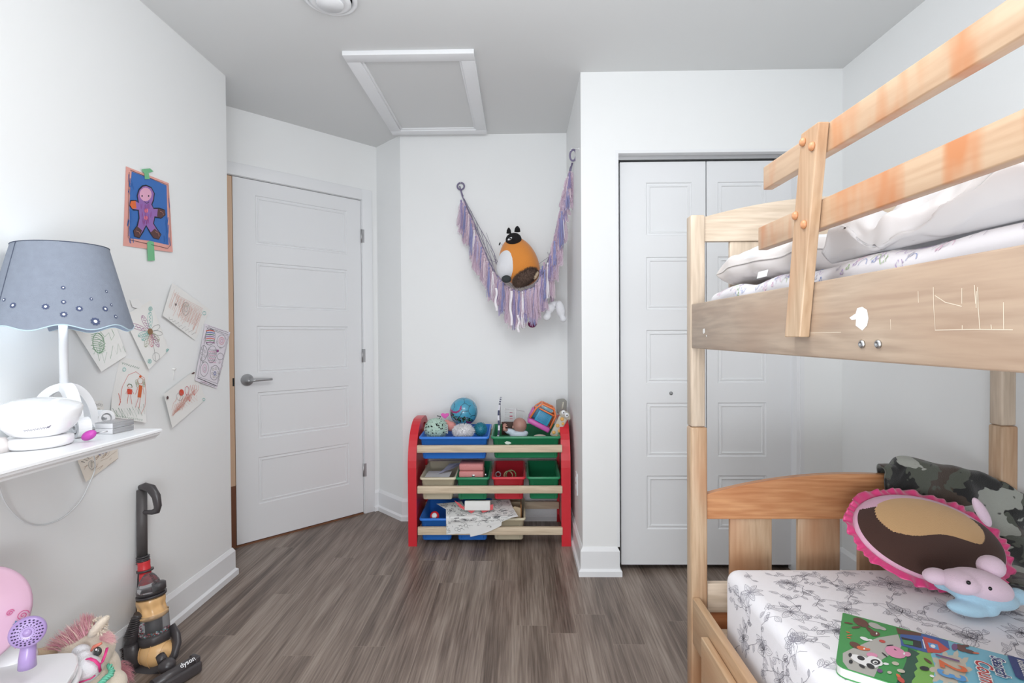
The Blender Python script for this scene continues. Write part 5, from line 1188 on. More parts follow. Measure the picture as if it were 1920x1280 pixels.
# ------------------------------------------------------------------ drawings taped to the left wall
from mathutils.geometry import tessellate_polygon
def A1(a, b): return (a/2.4615, 400+b/2.4615)
def A2(a, b): return (200+a/2.3708, 280+b/2.3708)
PEN = {k: mat('pen_'+k, c, .75) for k, c in dict(green=(110, 160, 118), dgreen=(70, 120, 92), red=(222, 84, 64), salmon=(222, 158, 140), purple=(160, 70, 140), brown=(150, 116, 86), black=(54, 54, 60), teal=(130, 196, 190), olive=(160, 164, 128), grey=(150, 150, 150), violet=(150, 108, 176), blue=(62, 112, 184), dark=(34, 34, 44), choc=(92, 62, 62), orange=(222, 110, 62), pinkr=(224, 120, 140), dblue=(90, 110, 170), lpink=(226, 170, 196)).items()}
PW = mat('drawing_paper', (244, 243, 240), .75)
class Paper:
    def __init__(s, name, f, corners, label, off=lambda i, j: 0.0, m=PW, cat='drawing', group='drawings taped to the left wall'):
        s.f = f; s.c = [f(*c) for c in corners]; s.off = off; s.e = None
        s.label, s.cat, s.group, s.name = label, cat, group, name
        s.mb = MB().use(m); s.n = 0
        def g(i, j):
            u = (s.c[0][0]*(1-i)+s.c[1][0]*i)*(1-j)+(s.c[3][0]*(1-i)+s.c[2][0]*i)*j; v = (s.c[0][1]*(1-i)+s.c[1][1]*i)*(1-j)+(s.c[3][1]*(1-i)+s.c[2][1]*i)*j
            base = onx(u, v, XL); return base+Vector((.0012+s.off(i, j), 0, 0))
        s.g = g; s.mb.grid(g, 16, 16)
    def inv(s, u, v):
        i = j = .5
        for _ in range(12):
            c = s.c
            U = (c[0][0]*(1-i)+c[1][0]*i)*(1-j)+(c[3][0]*(1-i)+c[2][0]*i)*j; V = (c[0][1]*(1-i)+c[1][1]*i)*(1-j)+(c[3][1]*(1-i)+c[2][1]*i)*j
            ui = (c[1][0]-c[0][0])*(1-j)+(c[2][0]-c[3][0])*j; uj = (c[3][0]-c[0][0])*(1-i)+(c[2][0]-c[1][0])*i
            vi = (c[1][1]-c[0][1])*(1-j)+(c[2][1]-c[3][1])*j; vj = (c[3][1]-c[0][1])*(1-i)+(c[2][1]-c[1][1])*i
            d = ui*vj-uj*vi; du, dv_ = u-U, v-V; i += (du*vj-dv_*uj)/d; j += (dv_*ui-du*vi)/d
        return i, j
    def pt(s, a, b, ij=False):
        i, j = (a, b) if ij else s.inv(*s.f(a, b))
        i = min(.985, max(.015, i)); j = min(.985, max(.015, j))
        return s.g(i, j)+Vector((.0006+.00005*s.n, 0, 0))
    def st(s, k, pts, w_=.0016, ij=False, closed=False):
        s.n += 1; s.mb.use(PEN[k]); s.mb.ribbon([s.pt(*p, ij) for p in pts], w_, Vector((1, 0, 0)), closed); return s
    def fill(s, k, pts):
        s.n += 1; s.mb.use(PEN[k]); V_ = [s.mb.bm.verts.new(s.pt(*p)) for p in pts]
        for t in tessellate_polygon([[Vector((p[0], p[1], 0)) for p in pts]]): s.mb.face([V_[q] for q in t])
        return s
    def el(s, k, a, b, ra, rb, w_=.0016, an=0, fill=False, n=16):
        an = math.radians(an); P_ = [(a+ra*math.cos(t)*math.cos(an)-rb*math.sin(t)*math.sin(an), b+ra*math.cos(t)*math.sin(an)+rb*math.sin(t)*math.cos(an)) for t in [2*PI*q/n for q in range(n)]]
        return s.fill(k, P_) if fill else s.st(k, P_+[P_[0]], w_)
    def zig(s, k, a0, b0, a1, b1, amp, n, w_=.0013):
        L_ = math.hypot(a1-a0, b1-b0); nx, ny = -(b1-b0)/L_, (a1-a0)/L_
        return s.st(k, [(a0+(a1-a0)*q/n+nx*amp*(1 if q % 2 else -1)*rn.uniform(.6, 1.1), b0+(b1-b0)*q/n+ny*amp*(1 if q % 2 else -1)*rn.uniform(.6, 1.1)) for q in range(n+1)], w_)
    def done(s): return tag(s.mb.build(s.name), s.label, s.cat, s.group)
rn = random.Random(77)
# gingerbread figure on blue, salmon border
PST = mat('salmon_paper', (232, 168, 158), .7)
p = Paper('drawing', A2, [(84, 75), (268, 150), (286, 457), (72, 428)], 'blue painting of a purple gingerbread shape on salmon paper, taped high on the left wall', lambda i, j: .006*i, PST)
p.fill('blue', [(108, 98), (185, 128), (258, 160), (262, 300), (268, 425), (180, 405), (100, 395), (98, 250)])
for k in range(40): b = rn.uniform(105, 400); a = rn.choice((rn.uniform(92, 112), rn.uniform(245, 268))); p.st('blue', [(a, b), (a+rn.uniform(-6, 6), b+rn.uniform(15, 45))], .003)
p.st('dark', [(100, 92), (190, 130), (262, 158), (270, 290), (274, 425), (262, 440), (100, 402), (90, 390), (92, 250), (96, 100)], .0016)
body = [(168, 160), (190, 170), (203, 195), (200, 225), (192, 245), (200, 262), (225, 262), (248, 270), (250, 290), (232, 305), (205, 300), (200, 330), (215, 355), (232, 378), (222, 398), (200, 392), (183, 365), (168, 338), (155, 365), (138, 392), (118, 385), (114, 362), (130, 340), (138, 305), (135, 270), (112, 268), (98, 250), (102, 228), (125, 228), (135, 238), (130, 205), (138, 178), (152, 163)]
p.fill('violet', body); p.st('dark', body+[body[0]], .005)
p.fill('choc', [(205, 352), (232, 378), (222, 398), (200, 392), (186, 370)]); p.fill('choc', [(114, 362), (130, 342), (150, 360), (138, 392), (118, 385)]); p.fill('choc', [(218, 264), (248, 270), (250, 290), (232, 305), (215, 298)]); p.fill('orange', [(102, 230), (122, 228), (126, 262), (108, 264), (98, 248)])
p.el('lpink', 165, 200, 26, 30, fill=True); p.el('dark', 150, 207, 3, 4, fill=True); p.el('dark', 178, 207, 3, 4, fill=True); p.st('dark', [(160, 232), (170, 240), (180, 233)], .002); p.el('pinkr', 168, 272, 8, 10, fill=True); p.el('pinkr', 166, 304, 8, 10, fill=True)
for k in range(30): a = rn.uniform(142, 192); b = rn.uniform(240, 320); p.st('purple', [(a, b), (a+rn.uniform(-4, 4), b+22)], .0012)
for c, d in (((122, 362), (140, 382)), ((205, 365), (222, 388)), ((225, 275), (240, 292))): p.st('salmon', [c, ((c[0]+d[0])/2+5, (c[1]+d[1])/2-4), d], .0012)
p.done()
TG = mat('green_tape', (120, 190, 142), .6)
for pts, lab in (([(148, 88), (185, 84), (200, 98), (178, 104), (184, 132), (162, 132), (160, 108)], 'torn green tape at the top of the salmon painting'), ([(172, 412), (186, 406), (202, 412), (206, 494), (176, 495)], 'green tape strip at the bottom of the salmon painting')):
    m_ = MB().use(TG); m_.prism([onx(*A2(*q), XL)+Vector((.0065, 0, 0)) for q in pts], (.0006, 0, 0)); tag(m_.build('tape'), lab, 'tape')
# green monster drawing behind the lamp
p = Paper('drawing', A1, [(325, 520), (520, 500), (566, 655), (447, 730)], 'drawing of a scribbled green figure just right of the lamp shade', lambda i, j: .004+.010*j)
for k in range(9): p.st('green', [(408+rn.uniform(-4, 10), 560+k*8), (440+rn.uniform(-8, 8), 552+k*10), (468+rn.uniform(-6, 6), 575+k*8), (440, 600+k*6)], .0014)
p.el('green', 440, 598, 26, 46, .002)
p.st('green', [(415, 650), (430, 620), (440, 680), (452, 640), (462, 690), (475, 640), (490, 670), (505, 610), (520, 650), (530, 600), (540, 640), (552, 610), (560, 640)], .0012); p.st('green', [(452, 545), (470, 570), (490, 550), (500, 585), (515, 560), (505, 535)], .0012); p.done()
# flower
p = Paper('drawing', A1, [(563, 475), (690, 400), (775, 630), (668, 720)], 'drawing of a flower with coloured petals beside the lamp shade', lambda i, j: .003+.012*(1-i)*j)
for k, (an, l, col) in enumerate(((-160, 100, 'purple'), (-115, 80, 'purple'), (-88, 90, 'teal'), (-30, 55, 'grey'), (10, 60, 'grey'), (45, 60, 'olive'), (60, 80, 'purple'), (85, 70, 'pinkr'), (110, 75, 'olive'), (135, 55, 'teal'), (160, 60, 'teal'))):
    a = math.radians(an); cx_, cy_ = 683+math.cos(a)*l*.6, 545+math.sin(a)*l*.6
    p.el(col, cx_, cy_, l*.42, 11, .0014, an)
    for q in range(2 if col != 'grey' else 0): p.zig(col, 683+math.cos(a)*l*.25, 545+math.sin(a)*l*.25, 683+math.cos(a)*l, 545+math.sin(a)*l, 5, 9, .0018)
p.el('brown', 683, 545, 13, 15, fill=True); p.st('grey', [(690, 565), (700, 640), (705, 690)], .0014); p.el('grey', 706, 662, 18, 20, .0012)
for a, b in ((687, 440), (766, 634), (672, 682)): p.el('teal', a, b, 8, 9, .002); p.el('teal', a, b, 3, 4, .002)
p.done()
# red hatched scene top right
p = Paper('drawing', A1, [(780, 320), (968, 445), (897, 586), (735, 470)], 'pale orange hatched drawing, highest of the small ones', lambda i, j: .002+.010*(1-i))
for k in range(26): a = 790+k*5.5; b = 360+k*4.5; p.st('salmon', [(a+rn.uniform(-6, 6), b+rn.uniform(-8, 8)), (a-30+rn.uniform(-8, 8), b+75+rn.uniform(-12, 12))], .0010)
for k in range(14): p.st('salmon', [(790+k*3, 370+k*9), (930-k*2, 440+k*6)], .0008)
p.el('grey', 846, 440, 17, 30, .0014); p.el('grey', 846, 440, 8, 14, .0014); p.zig('grey', 760, 485, 890, 555, 10, 16, .0012); p.el('choc', 797, 420, 3, 6, fill=True); p.el('teal', 936, 460, 8, 8, .002); p.zig('green', 832, 422, 860, 425, 7, 6, .001); p.done()
# mandala page of decorated eggs
PL = mat('lilac_paper', (238, 232, 240), .7)
p = Paper('drawing', A1, [(943, 508), (1060, 548), (998, 808), (888, 770)], 'tall colouring page of decorated eggs nearest the corner of the left wall', lambda i, j: .002+.008*j*(1-i), m=PL)
p.st('dark', [(952, 530), (1050, 566), (998, 785), (902, 752), (952, 530)], .0016); p.st('dark', [(945, 522), (1052, 560)], .0014); p.st('dark', [(900, 758), (996, 796)], .003); p.st('dark', [(1058, 552), (1000, 800)], .001)
p.zig('dark', 955, 516, 1050, 548, 4, 22, .0013); p.zig('dark', 915, 778, 985, 800, 4, 16, .0013)
eggs = [(965, 570, 24, 38), (1018, 590, 22, 30), (930, 645, 19, 36), (972, 650, 22, 40), (935, 718, 20, 34), (985, 735, 22, 34), (1012, 660, 14, 16)]
for k, (a, b, ra, rb) in enumerate(eggs): p.el('dark', a, b, ra, rb, .0014, 8)
for k in range(7): b = 542+k*9; p.st(('red', 'blue', 'dgreen', 'violet', 'red', 'green', 'purple')[k], [(945, b), (965, b-3), (986, b+2)], .0034)
p.el('pinkr', 1018, 588, 12, 16, .002); p.el('lpink', 1018, 588, 6, 8, .003)
for k in range(7): p.el('grey', 922+8*(k % 3), 622+k*8, 4, 5, .0012)
for k in range(4): p.zig('dark', 953, 628+k*16, 991, 632+k*16, 4, 8, .0013); p.st('lpink', [(955, 636+k*16), (990, 640+k*16)], .0022)
p.el('lpink', 935, 715, 10, 18, .002); p.el('grey', 935, 718, 5, 9, .0014)
p.el('dblue', 985, 738, 5, 8, .003); 
for k in range(6): p.el('olive', 985+14*math.cos(k), 735+20*math.sin(k), 4, 5, .0012)
for k in range(26): p.el(('grey', 'dark', 'lpink', 'grey')[k % 4], rn.uniform(915, 1040), rn.uniform(560, 780), rn.uniform(2, 5), rn.uniform(3, 6), .0009)
p.el('purple', 997, 634, 5, 6, fill=True); p.done()
# two figures under an arch, lower part curling out from the wall
p = Paper('drawing', A1, [(553, 662), (690, 688), (658, 966), (494, 938)], 'drawing of two red figures under an arch, its lower edge curling off the wall', lambda i, j: .030*max(0, j-.62)**1.5*2)
p.zig('dgreen', 560, 690, 640, 715, 5, 18, .0014); p.st('red', [(545, 885), (562, 800), (590, 745), (625, 730), (665, 760), (690, 830), (670, 890), (640, 925)], .0013); p.st('red', [(545, 830), (552, 870), (540, 885)], .002)
p.fill('red', [(585, 808), (608, 812), (606, 835), (586, 834)]); p.el('salmon', 597, 797, 10, 9, .002); p.st('dgreen', [(584, 795), (592, 786), (604, 790), (608, 802)], .0025)
for a, b, c, d in ((590, 836, 582, 878), (600, 836, 603, 880), (586, 815, 578, 832), (607, 818, 615, 832)): p.st('red', [(a, b), (c, d)], .0014)
p.fill('orange', [(640, 790), (655, 796), (648, 850), (632, 848)]); p.el('salmon', 645, 772, 13, 14, .002); p.el('orange', 645, 752, 6, 5, fill=True)
for k in range(3): p.el('olive', 628+k*2, 775+k*9, 6, 8, .0014); p.el('olive', 661, 775+k*9, 5, 8, .0014)
for a, b, c, d in ((636, 850, 618, 895), (645, 850, 634, 900), (634, 800, 622, 835), (656, 805, 662, 835)): p.st('red', [(a, b), (c, d)], .0014)
p.zig('dgreen', 510, 925, 660, 905, 26, 22, .0012); p.zig('dgreen', 505, 935, 640, 955, 8, 30, .0010); p.el('teal', 570, 720, 7, 8, .002); p.done()
# red hatching with heads
p = Paper('drawing', A1, [(735, 835), (895, 722), (945, 858), (775, 990)], 'red crayon drawing with tree shapes at the lower right of the group', lambda i, j: .003+.014*(1-i))
for k in range(34): a = 760+rn.uniform(0, 120); b = 950-(a-760)*.75+rn.uniform(-60, 10); p.st('salmon', [(a, b), (a+rn.uniform(10, 26), b-rn.uniform(20, 45))], .0011)
for k in range(10): p.st('salmon', [(770+k*4, 935-k*3), (790+k*12, 880-k*8)], .0012)
p.el('red', 822, 826, 12, 15, fill=True); p.el('pinkr', 850, 818, 10, 20, .002); p.el('grey', 812, 845, 16, 18, .0013)
for k in range(5): p.st('red', [(885, 840), (870+k*9, 805+abs(k-2)*4), (868+k*10, 792)], .0012); p.st('red', [(862, 868), (845+k*7, 838+abs(k-2)*4)], .0012)
p.zig('salmon', 800, 900, 900, 850, 14, 16, .0012); p.el('choc', 750, 850, 5, 8, fill=True); p.el('choc', 880, 735, 10, 6, fill=True); p.el('teal', 932, 858, 6, 6, .002); p.done()
m_ = MB().use(mat('clear_tape', (246, 246, 245), .8)); m_.prism([onx(*A1(*q), XL)+Vector((.004, 0, 0)) for q in ((595, 398), (628, 392), (652, 420), (640, 440), (606, 432))], (.0005, 0, 0)); tag(m_.build('tape'), 'crumpled clear tape above the flower drawing', 'tape')
m_ = MB().use(PW); q = onx(*A1(798, 718), XL); m_.lathe([(0, 0), (.004, 0), (.004, .003), (.0025, .006), (.0045, .010), (0, .011)], 12, TR(q, ry=90)); m_.tube([q+Vector((.002, 0, 0)), onx(*A1(800, 770), XL)+Vector((.002, 0, 0))], .0012, 5); tag(m_.build('push_pin'), 'white push pin above the red crayon drawing', 'push pin')
# small drawing behind the boxes, and one below the shelf
p = Paper('drawing', A1, [(385, 872), (470, 862), (492, 950), (400, 990)], 'small drawing with red and green marks standing behind the silver boxes')
p.zig('choc', 440, 955, 470, 930, 14, 10, .002); p.zig('green', 440, 962, 462, 958, 8, 5, .002); p.zig('red', 460, 955, 485, 945, 10, 6, .0016); p.el('olive', 452, 912, 9, 12, .0012)
for k in range(8): p.el('grey', 395+k*10, 880+4*(k % 2), 5, 5, .0008)
p.done()
p = Paper('drawing', A1, [(325, 1075), (535, 1040), (528, 1130), (378, 1240)], 'beige hatched drawing partly hidden below the white shelf', lambda i, j: .004+.008*j, m=mat('beige_paper', (226, 216, 204), .75))
for k in range(30): a = 370+rn.uniform(0, 140); b = 1120+rn.uniform(-20, 70); p.st('brown', [(a, b), (a+rn.uniform(10, 30), b-rn.uniform(10, 30))], .0008)
p.el('grey', 405, 1160, 14, 20, .0014); p.el('black', 405, 1158, 3, 14, .001); p.zig('black', 365, 1150, 392, 1125, 8, 5, .0016); p.zig('dblue', 440, 1115, 475, 1100, 6, 5, .0018); p.done()

# ------------------------------------------------------------------ white shelf with the lamp
SW = mat('shelf_white', (242, 243, 245), .3); SZ = .900; SX = -1.075; SY = 1.515
s_e = empty('wall_shelf', (XL+.01, .9, SZ-.03), 'white moulded wall shelf carrying the lamp and the round device', 'shelf')
sp = [(0, SZ), (SX-XL-.004, SZ), (SX-XL, SZ-.002), (SX-XL, SZ-.008), (SX-XL-.006, SZ-.011), (SX-XL-.007, SZ-.016), (SX-XL-.011, SZ-.020), (SX-XL-.018, SZ-.024), (SX-XL-.020, SZ-.029), (0, SZ-.029)]
m_ = MB().use(SW).prism([(XL+.0015+a, SY, b) for a, b in sp], (0, -2.2, 0)); m_.build('board', s_e)
m_ = MB().use(SW); 
for y in (.10, .85): m_.prism([(XL+.0015, y, SZ-.030), (XL+.22, y, SZ-.030), (XL+.02, y, SZ-.16), (XL+.0015, y, SZ-.16)], (0, .018, 0)); 
m_.bm.free()
for y in (-.1, .55): MB().use(SW).prism([(XL+.0015, y, SZ-.030), (XL+.22, y, SZ-.030), (XL+.02, y, SZ-.16), (XL+.0015, y, SZ-.16)], (0, .018, 0)).build('bracket', s_e)
# lamp
LY = 1.43; LC = Vector((ony(112, 700, LY).x+.012, LY, 0)); WL = mat('lamp_white', (244, 244, 246), .25)
lamp = empty('table_lamp', (LC.x, LY, SZ), 'white scroll footed table lamp with a grey blue fabric shade on the shelf', 'lamp')
z0 = ony(112, 722, LY).z; zb = ony(0, 615, LY).z-.004; zt2 = ony(115, 463, LY).z
m_ = MB().use(WL).tube([(LC.x, LC.y, z0-.004), (LC.x, LC.y, zt2-.05)], .0105, 16); m_.build('pole', lamp)
def scroll(ang, reach=.072, curl=.024, w_=.030):
    """flat strap foot: arch from the pole outwards and down, then a spiral"""
    d = Vector((math.cos(ang), math.sin(ang), 0)); P_ = []
    hgt = z0-SZ
    for k in range(15): t = k/14; a = t*1.42; P_.append((reach*math.sin(a), hgt*(.0+math.cos(a)**.9)-.004))
    cx_, cz_ = reach+.004, .030
    P_ = P_[:-1]; last = P_[-1]
    sp_ = []
    for k in range(40): a = PI-.0+k*.30; r = .030*(1-k/46); sp_.append((cx_+.022+r*math.cos(a), .0310+r*math.sin(a)))
    P_ = P_+sp_
    mb = MB().use(WL); side = Vector((-d.y, d.x, 0)); rows_ = []
    for i, (x, z) in enumerate(P_):
        a = P_[max(0, i-1)]; b = P_[min(len(P_)-1, i+1)]; tx, tz = b[0]-a[0], b[1]-a[1]; l = math.hypot(tx, tz) or 1; nx, nz_ = -tz/l, tx/l; th = .0105 if i < 13 else max(.0045, .0105-(i-13)*.0008)
        c = Vector((LC.x, LC.y, SZ))+d*x+Vector((0, 0, max(z, th+.0005))); n = d*nx+Vector((0, 0, nz_))
        rows_.append([mb.bm.verts.new(c+n*th+side*w_*.5), mb.bm.verts.new(c+n*th-side*w_*.5), mb.bm.verts.new(c-n*th-side*w_*.5), mb.bm.verts.new(c-n*th+side*w_*.5)])
    for a, b in zip(rows_, rows_[1:]):
        for k in range(4): mb.face([a[k], a[(k+1) % 4], b[(k+1) % 4], b[k]])
    mb.face(rows_[0][::-1]); mb.face(rows_[-1])
    mb.build('scroll_foot', lamp, recalc=True)
for a in (-28, 72, 205): scroll(math.radians(a))
FAB = mat('shade_linen', (140, 148, 163), .85, bump=.35, bscale=900, var=.10, vscale=60)
SR0, SR1 = .106, .162
def shp(a, t, o=0):
    hem = .007*math.cos(a*8+.6)*t**6
    r = SR0+(SR1-SR0)*t+o; tilt = .035*math.cos(a+.4)*0
    return Vector((LC.x+r*math.cos(a), LC.y+r*math.sin(a), zt2+(zb-zt2)*t+hem+ .004*math.cos(a)))
m_ = MB().use(FAB); m_.grid(lambda i, j: shp(2*PI*i, j), 128, 16, closed_u=True); m_.grid(lambda i, j: shp(2*PI*i, j, -.0025), 128, 16, closed_u=True); shd = m_.build('shade', lamp, 'grey blue linen shade with a wavy hem')
LIT_RIM = mat('lit_rim_tint', (196, 220, 232), .6); m_ = MB().use(LIT_RIM); m_.tube([shp(2*PI*k/128, 1.0, -.0004) for k in range(129)], .0016, 5, cap=False); m_.build('lit_rim_strip', shd, 'pale strip coloured as the lit rim')  # bulb light on the shade's rim, put into the colour of a strip
m_ = MB().use(mat('shade_seam', (84, 92, 110), .8)); aS = -1.80
m_.tube([shp(aS-.06+.05*t, t, .0006) for t in [k/10 for k in range(11)]], .0011, 5); m_.tube([shp(2*PI*k/96, .004, .0005) for k in range(97)], .0012, 5, cap=False); m_.build('seam', shd, 'dark stitched seam')
EY = mat('eyelet_navy', (76, 86, 118), .8); EW = mat('eyelet_white', (232, 236, 240), .6)
def shade_at(u, v):
    """point on the cone seen at a pixel"""
    best = None
    for i in range(240):
        a = -PI+i*PI/240*1.0
        for t in [k/60 for k in range(61)]:
            q = shp(a, t); d = q-CO; z = d.dot(_f); uu = 960+F*d.dot(_r)/z; vv = 640-F*d.dot(_u)/z; e_ = (uu-u)**2+(vv-v)**2
            if best is None or e_ < best[0]: best = (e_, a, t)
    return best[1], best[2]
for (a_, b_, r) in ((48, 331, 6), (20, 397, 7), (61, 424, 11), (291, 340, 7), (210, 431, 11), (291, 409, 8), (294, 465, 11), (364, 437, 11), (419, 392, 6), (440, 499, 16), (485, 442, 11), (490, 360, 6), (513, 423, 6), (532, 476, 8)):
    u, v = A1(a_, b_); a, t = shade_at(u, v); c = shp(a, t, .0008); n = Vector((math.cos(a), math.sin(a), .3)).normalized(); ta = Vector((-math.sin(a), math.cos(a), 0)); tb_ = n.cross(ta); R_ = r/2.4615/960*1.33*1.2
    m_ = MB().use(EY); m_.poly([c+(ta*math.cos(k*PI/9)+tb_*math.sin(k*PI/9))*R_*(1+.12*(-1)**k) for k in range(18)]); m_.use(EW); m_.poly([c+n*.0004+(ta*math.cos(k*PI/5)+tb_*math.sin(k*PI/5))*R_*.42 for k in range(10)]); m_.build('eyelet', shd, 'navy stitched eyelet')
m_ = MB().use(mat('bulb_glass', (235, 245, 255), .3, emit=((225, 242, 255), 3))).ell((LC.x, LC.y, zt2-.085), (.028, .028, .038)); m_.build('bulb', lamp, 'lit bulb inside the shade')
pl_ = bpy.data.lights.new('lamp_bulb_light', 'POINT'); pl_.energy = .45; pl_.color = (.80, .93, 1.0); pl_.shadow_soft_size = .03
po = bpy.data.objects.new('lamp_bulb_light', pl_); po.location = (LC.x+.02, LC.y-.02, zb+.05); sc.collection.objects.link(po)
# round white device
DC = Vector((ony(74, 800, 1.275).x, 1.275, SZ)); GW = mat('glossy_white', (246, 246, 248), .18, coat=.5)
dev = empty('round_device', DC, 'glossy white bowl shaped device on a round foot on the shelf', 'device')
m_ = MB().use(GW).lathe([(0, .0005), (.060, .0005), (.066, .004), (.068, .012), (.066, .024), (.058, .028), (.030, .030), (0, .030)], 48, TR(DC)); m_.build('foot', dev)
T = TR(DC+Vector((0, 0, .028)), 3, 4, 0)
m_ = MB().use(GW).lathe([(0, 0), (.040, .0), (.060, .010), (.074, .028), (.082, .050), (.0850, .068), (.083, .074), (.076, .078), (.052, .088), (.020, .0925), (0, .093)], 64, T); bo = m_.build('bowl', dev)
m_ = MB().use(mat('violet_print', (60, 44, 84), .5)); P_ = []
for k in range(30): a = math.radians(-68+k*1.15); r = .0752+.0007; z = .0295+.0028*math.sin(k*2.3)+k*.00018; P_.append(T @ Vector(((r+.0022)*math.cos(a), (r+.0022)*math.sin(a), z)))
m_.ribbon(P_, .0009, Vector((.5, -.85, 0))); m_.ribbon([P_[-1], P_[-1]+Vector((.004, .003, .006)), P_[-3]+Vector((0, 0, .001))], .0014, Vector((.5, -.85, 0))); m_.build('logo', bo, 'small dark script logo')
m_ = MB().use(mat('magenta_plastic', (190, 70, 170), .35)).ell((DC.x+.088, DC.y+.045, SZ+.018), (.020, .012, .012), Matrix.Rotation(-.5, 4, 'Y')); m_.use(STEEL).tube([(DC.x+.10, DC.y+.05, SZ+.022), (DC.x+.125, DC.y+.06, SZ+.026)], .002, 6)
o = m_.build('hair_clip'); tag(o, 'magenta plastic trinket between the round device and the lamp foot', 'trinket')
# silver white boxes
SB = mat('silver_card', (176, 176, 178), .25, metal=.4); pb = onz(218, 813, SZ)
for k, lab in enumerate(('lower white box of the pair at the end of the shelf', 'upper silver topped box of the pair at the end of the shelf')):
    m_ = MB().use(PLATE).box((-1.205, 1.43, SZ+.0005+k*.0155), (-1.150+.0, 1.500, SZ+.0150+k*.0155), .0008, T=rot('Z', -6, (-1.18, 1.46, 0)))
    if k: m_.use(SB).box((-1.2055, 1.4295, SZ+.0305), (-1.1495, 1.5005, SZ+.0318), .0003, T=rot('Z', -6, (-1.18, 1.46, 0)))
    m_.use(SB).box((-1.1502, 1.4305, SZ+.001+k*.0155), (-1.1490, 1.4995, SZ+.0148+k*.0155), .0003, T=rot('Z', -6, (-1.18, 1.46, 0)))
    tag(m_.build('small_box'), lab, 'box')
q = onz(2, 848, SZ); m_ = MB().use(mat('blush_white', (232, 226, 224), .4)).lathe([(0, .0005), (.026, .0005), (.024, .02), (.018, .034), (0, .036)], 24, TR((q.x-.012, q.y, SZ))); tag(m_.build('small_jar'), 'cream white jar at the left border on the shelf', 'jar')
# lamp cord hanging below the shelf
P_ = []
cps = [(176, 852), (178, 878), (168, 905), (150, 940), (118, 970), (80, 984), (45, 978), (15, 950), (0, 918), (-8, 880)]
for k, c in enumerate(cps): P_.append(onx(c[0], c[1], XL+(.10 if k in (0,) else .012+.010*math.sin(k))))
fin = []
for i in range(len(P_)-1):
    p0, p1, p2, p3 = P_[max(0, i-1)], P_[i], P_[i+1], P_[min(len(P_)-1, i+2)]
    for t in [k/8 for k in range(8)]: fin.append(.5*((2*p1)+(-p0+p2)*t+(2*p0-5*p1+4*p2-p3)*t*t+(-p0+3*p1-3*p2+p3)*t**3))
m_ = MB().use(mat('cord_clear_white', (226, 228, 230), .3)).tube(fin, .0019, 8); tag(m_.build('power_cord'), 'white lamp cord looping down the wall below the shelf', 'cord')

# ------------------------------------------------------------------ toy vacuum cleaner leaning on the left wall
CH_ = mat('charcoal_plastic', (70, 66, 68), .3); CH2 = mat('charcoal_matte', (84, 80, 80), .45); AMB = mat('amber_plastic', (238, 192, 134), .28, coat=.3); VR = mat('vacuum_red', (214, 60, 66), .3); CLR = mat('clear_shell', (225, 228, 232), .05, trans=.92)
VB = Vector((-1.255, 1.82, 0)); vac = empty('toy_vacuum', VB, 'charcoal and amber toy upright vacuum cleaner leaning on the left wall', 'toy vacuum')
def V(u, v, y=1.84): return ony(u, v, y)
topc = V(276, 930, 1.86); 
def vx(t):  # axis from ball to handle
    b = V(291, 1192, 1.82); tt = V(270, 925, 1.86); return b.lerp(tt, t)
ax = (V(270, 925, 1.86)-V(291, 1192, 1.82)).normalized()
def vT(c): return Matrix.Translation(c) @ Vector((0, 0, 1)).rotation_difference(ax).to_matrix().to_4x4()
def prof_px(mb, u_l, u_r, v0, v1, y=1.84, r0=None, r1=None, n=28, extra=None):
    a = V((u_l+u_r)/2, v0, y); b = V((u_l+u_r)/2, v1, y)
# wand and D handle
m_ = MB().use(CH2).tube([V(266, 918, 1.872), V(266.5, 1041, 1.856)], [.0165, .0170], 20); m_.build('wand', vac)
m_ = MB().use(CH_); hp_ = [(262, 914), (272, 912), (284, 916), (293, 930), (296, 948), (294, 957), (285, 960), (272, 960), (262, 959)]
m_.tube([V(*q, 1.862-.006*math.sin(k*.4)) for k, q in enumerate(hp_)], [.008, .012, .014, .0125, .011, .010, .0075, .006, .006], 14, flat=1.25); m_.build('handle', vac, 'charcoal D shaped handle')
m_ = MB().use(CH_)
for k in range(4): c = V(268, 1043+k*3.6, 1.85); m_.lathe([(.0205, -.0022), (.022, 0), (.0205, .0022)], 24, vT(c))
m_.lathe([(.018, -.012), (.019, .012)], 20, vT(V(267.5, 1050, 1.85))); m_.build('collar', vac, 'ribbed charcoal collar')
m_ = MB().use(VR).lathe([(.021, -.018), (.0205, -.010), (.0195, 0), (.0205, .014), (.021, .016)], 24, vT(V(270, 1060, 1.846))); m_.lathe([(.0215, -.024), (.0185, .022)], 24, vT(V(273, 1082, 1.84))); m_.build('red_sleeve', vac, 'red tube sleeve')
m_ = MB().use(CH_).lathe([(.027, -.003), (.027, .003)], 24, vT(V(272, 1068.5, 1.845))); m_.tube([V(260.5, 1068, 1.875), V(262, 1118, 1.87), V(262, 1150, 1.865)], [.010, .013, .014], 10); m_.build('spine', vac)
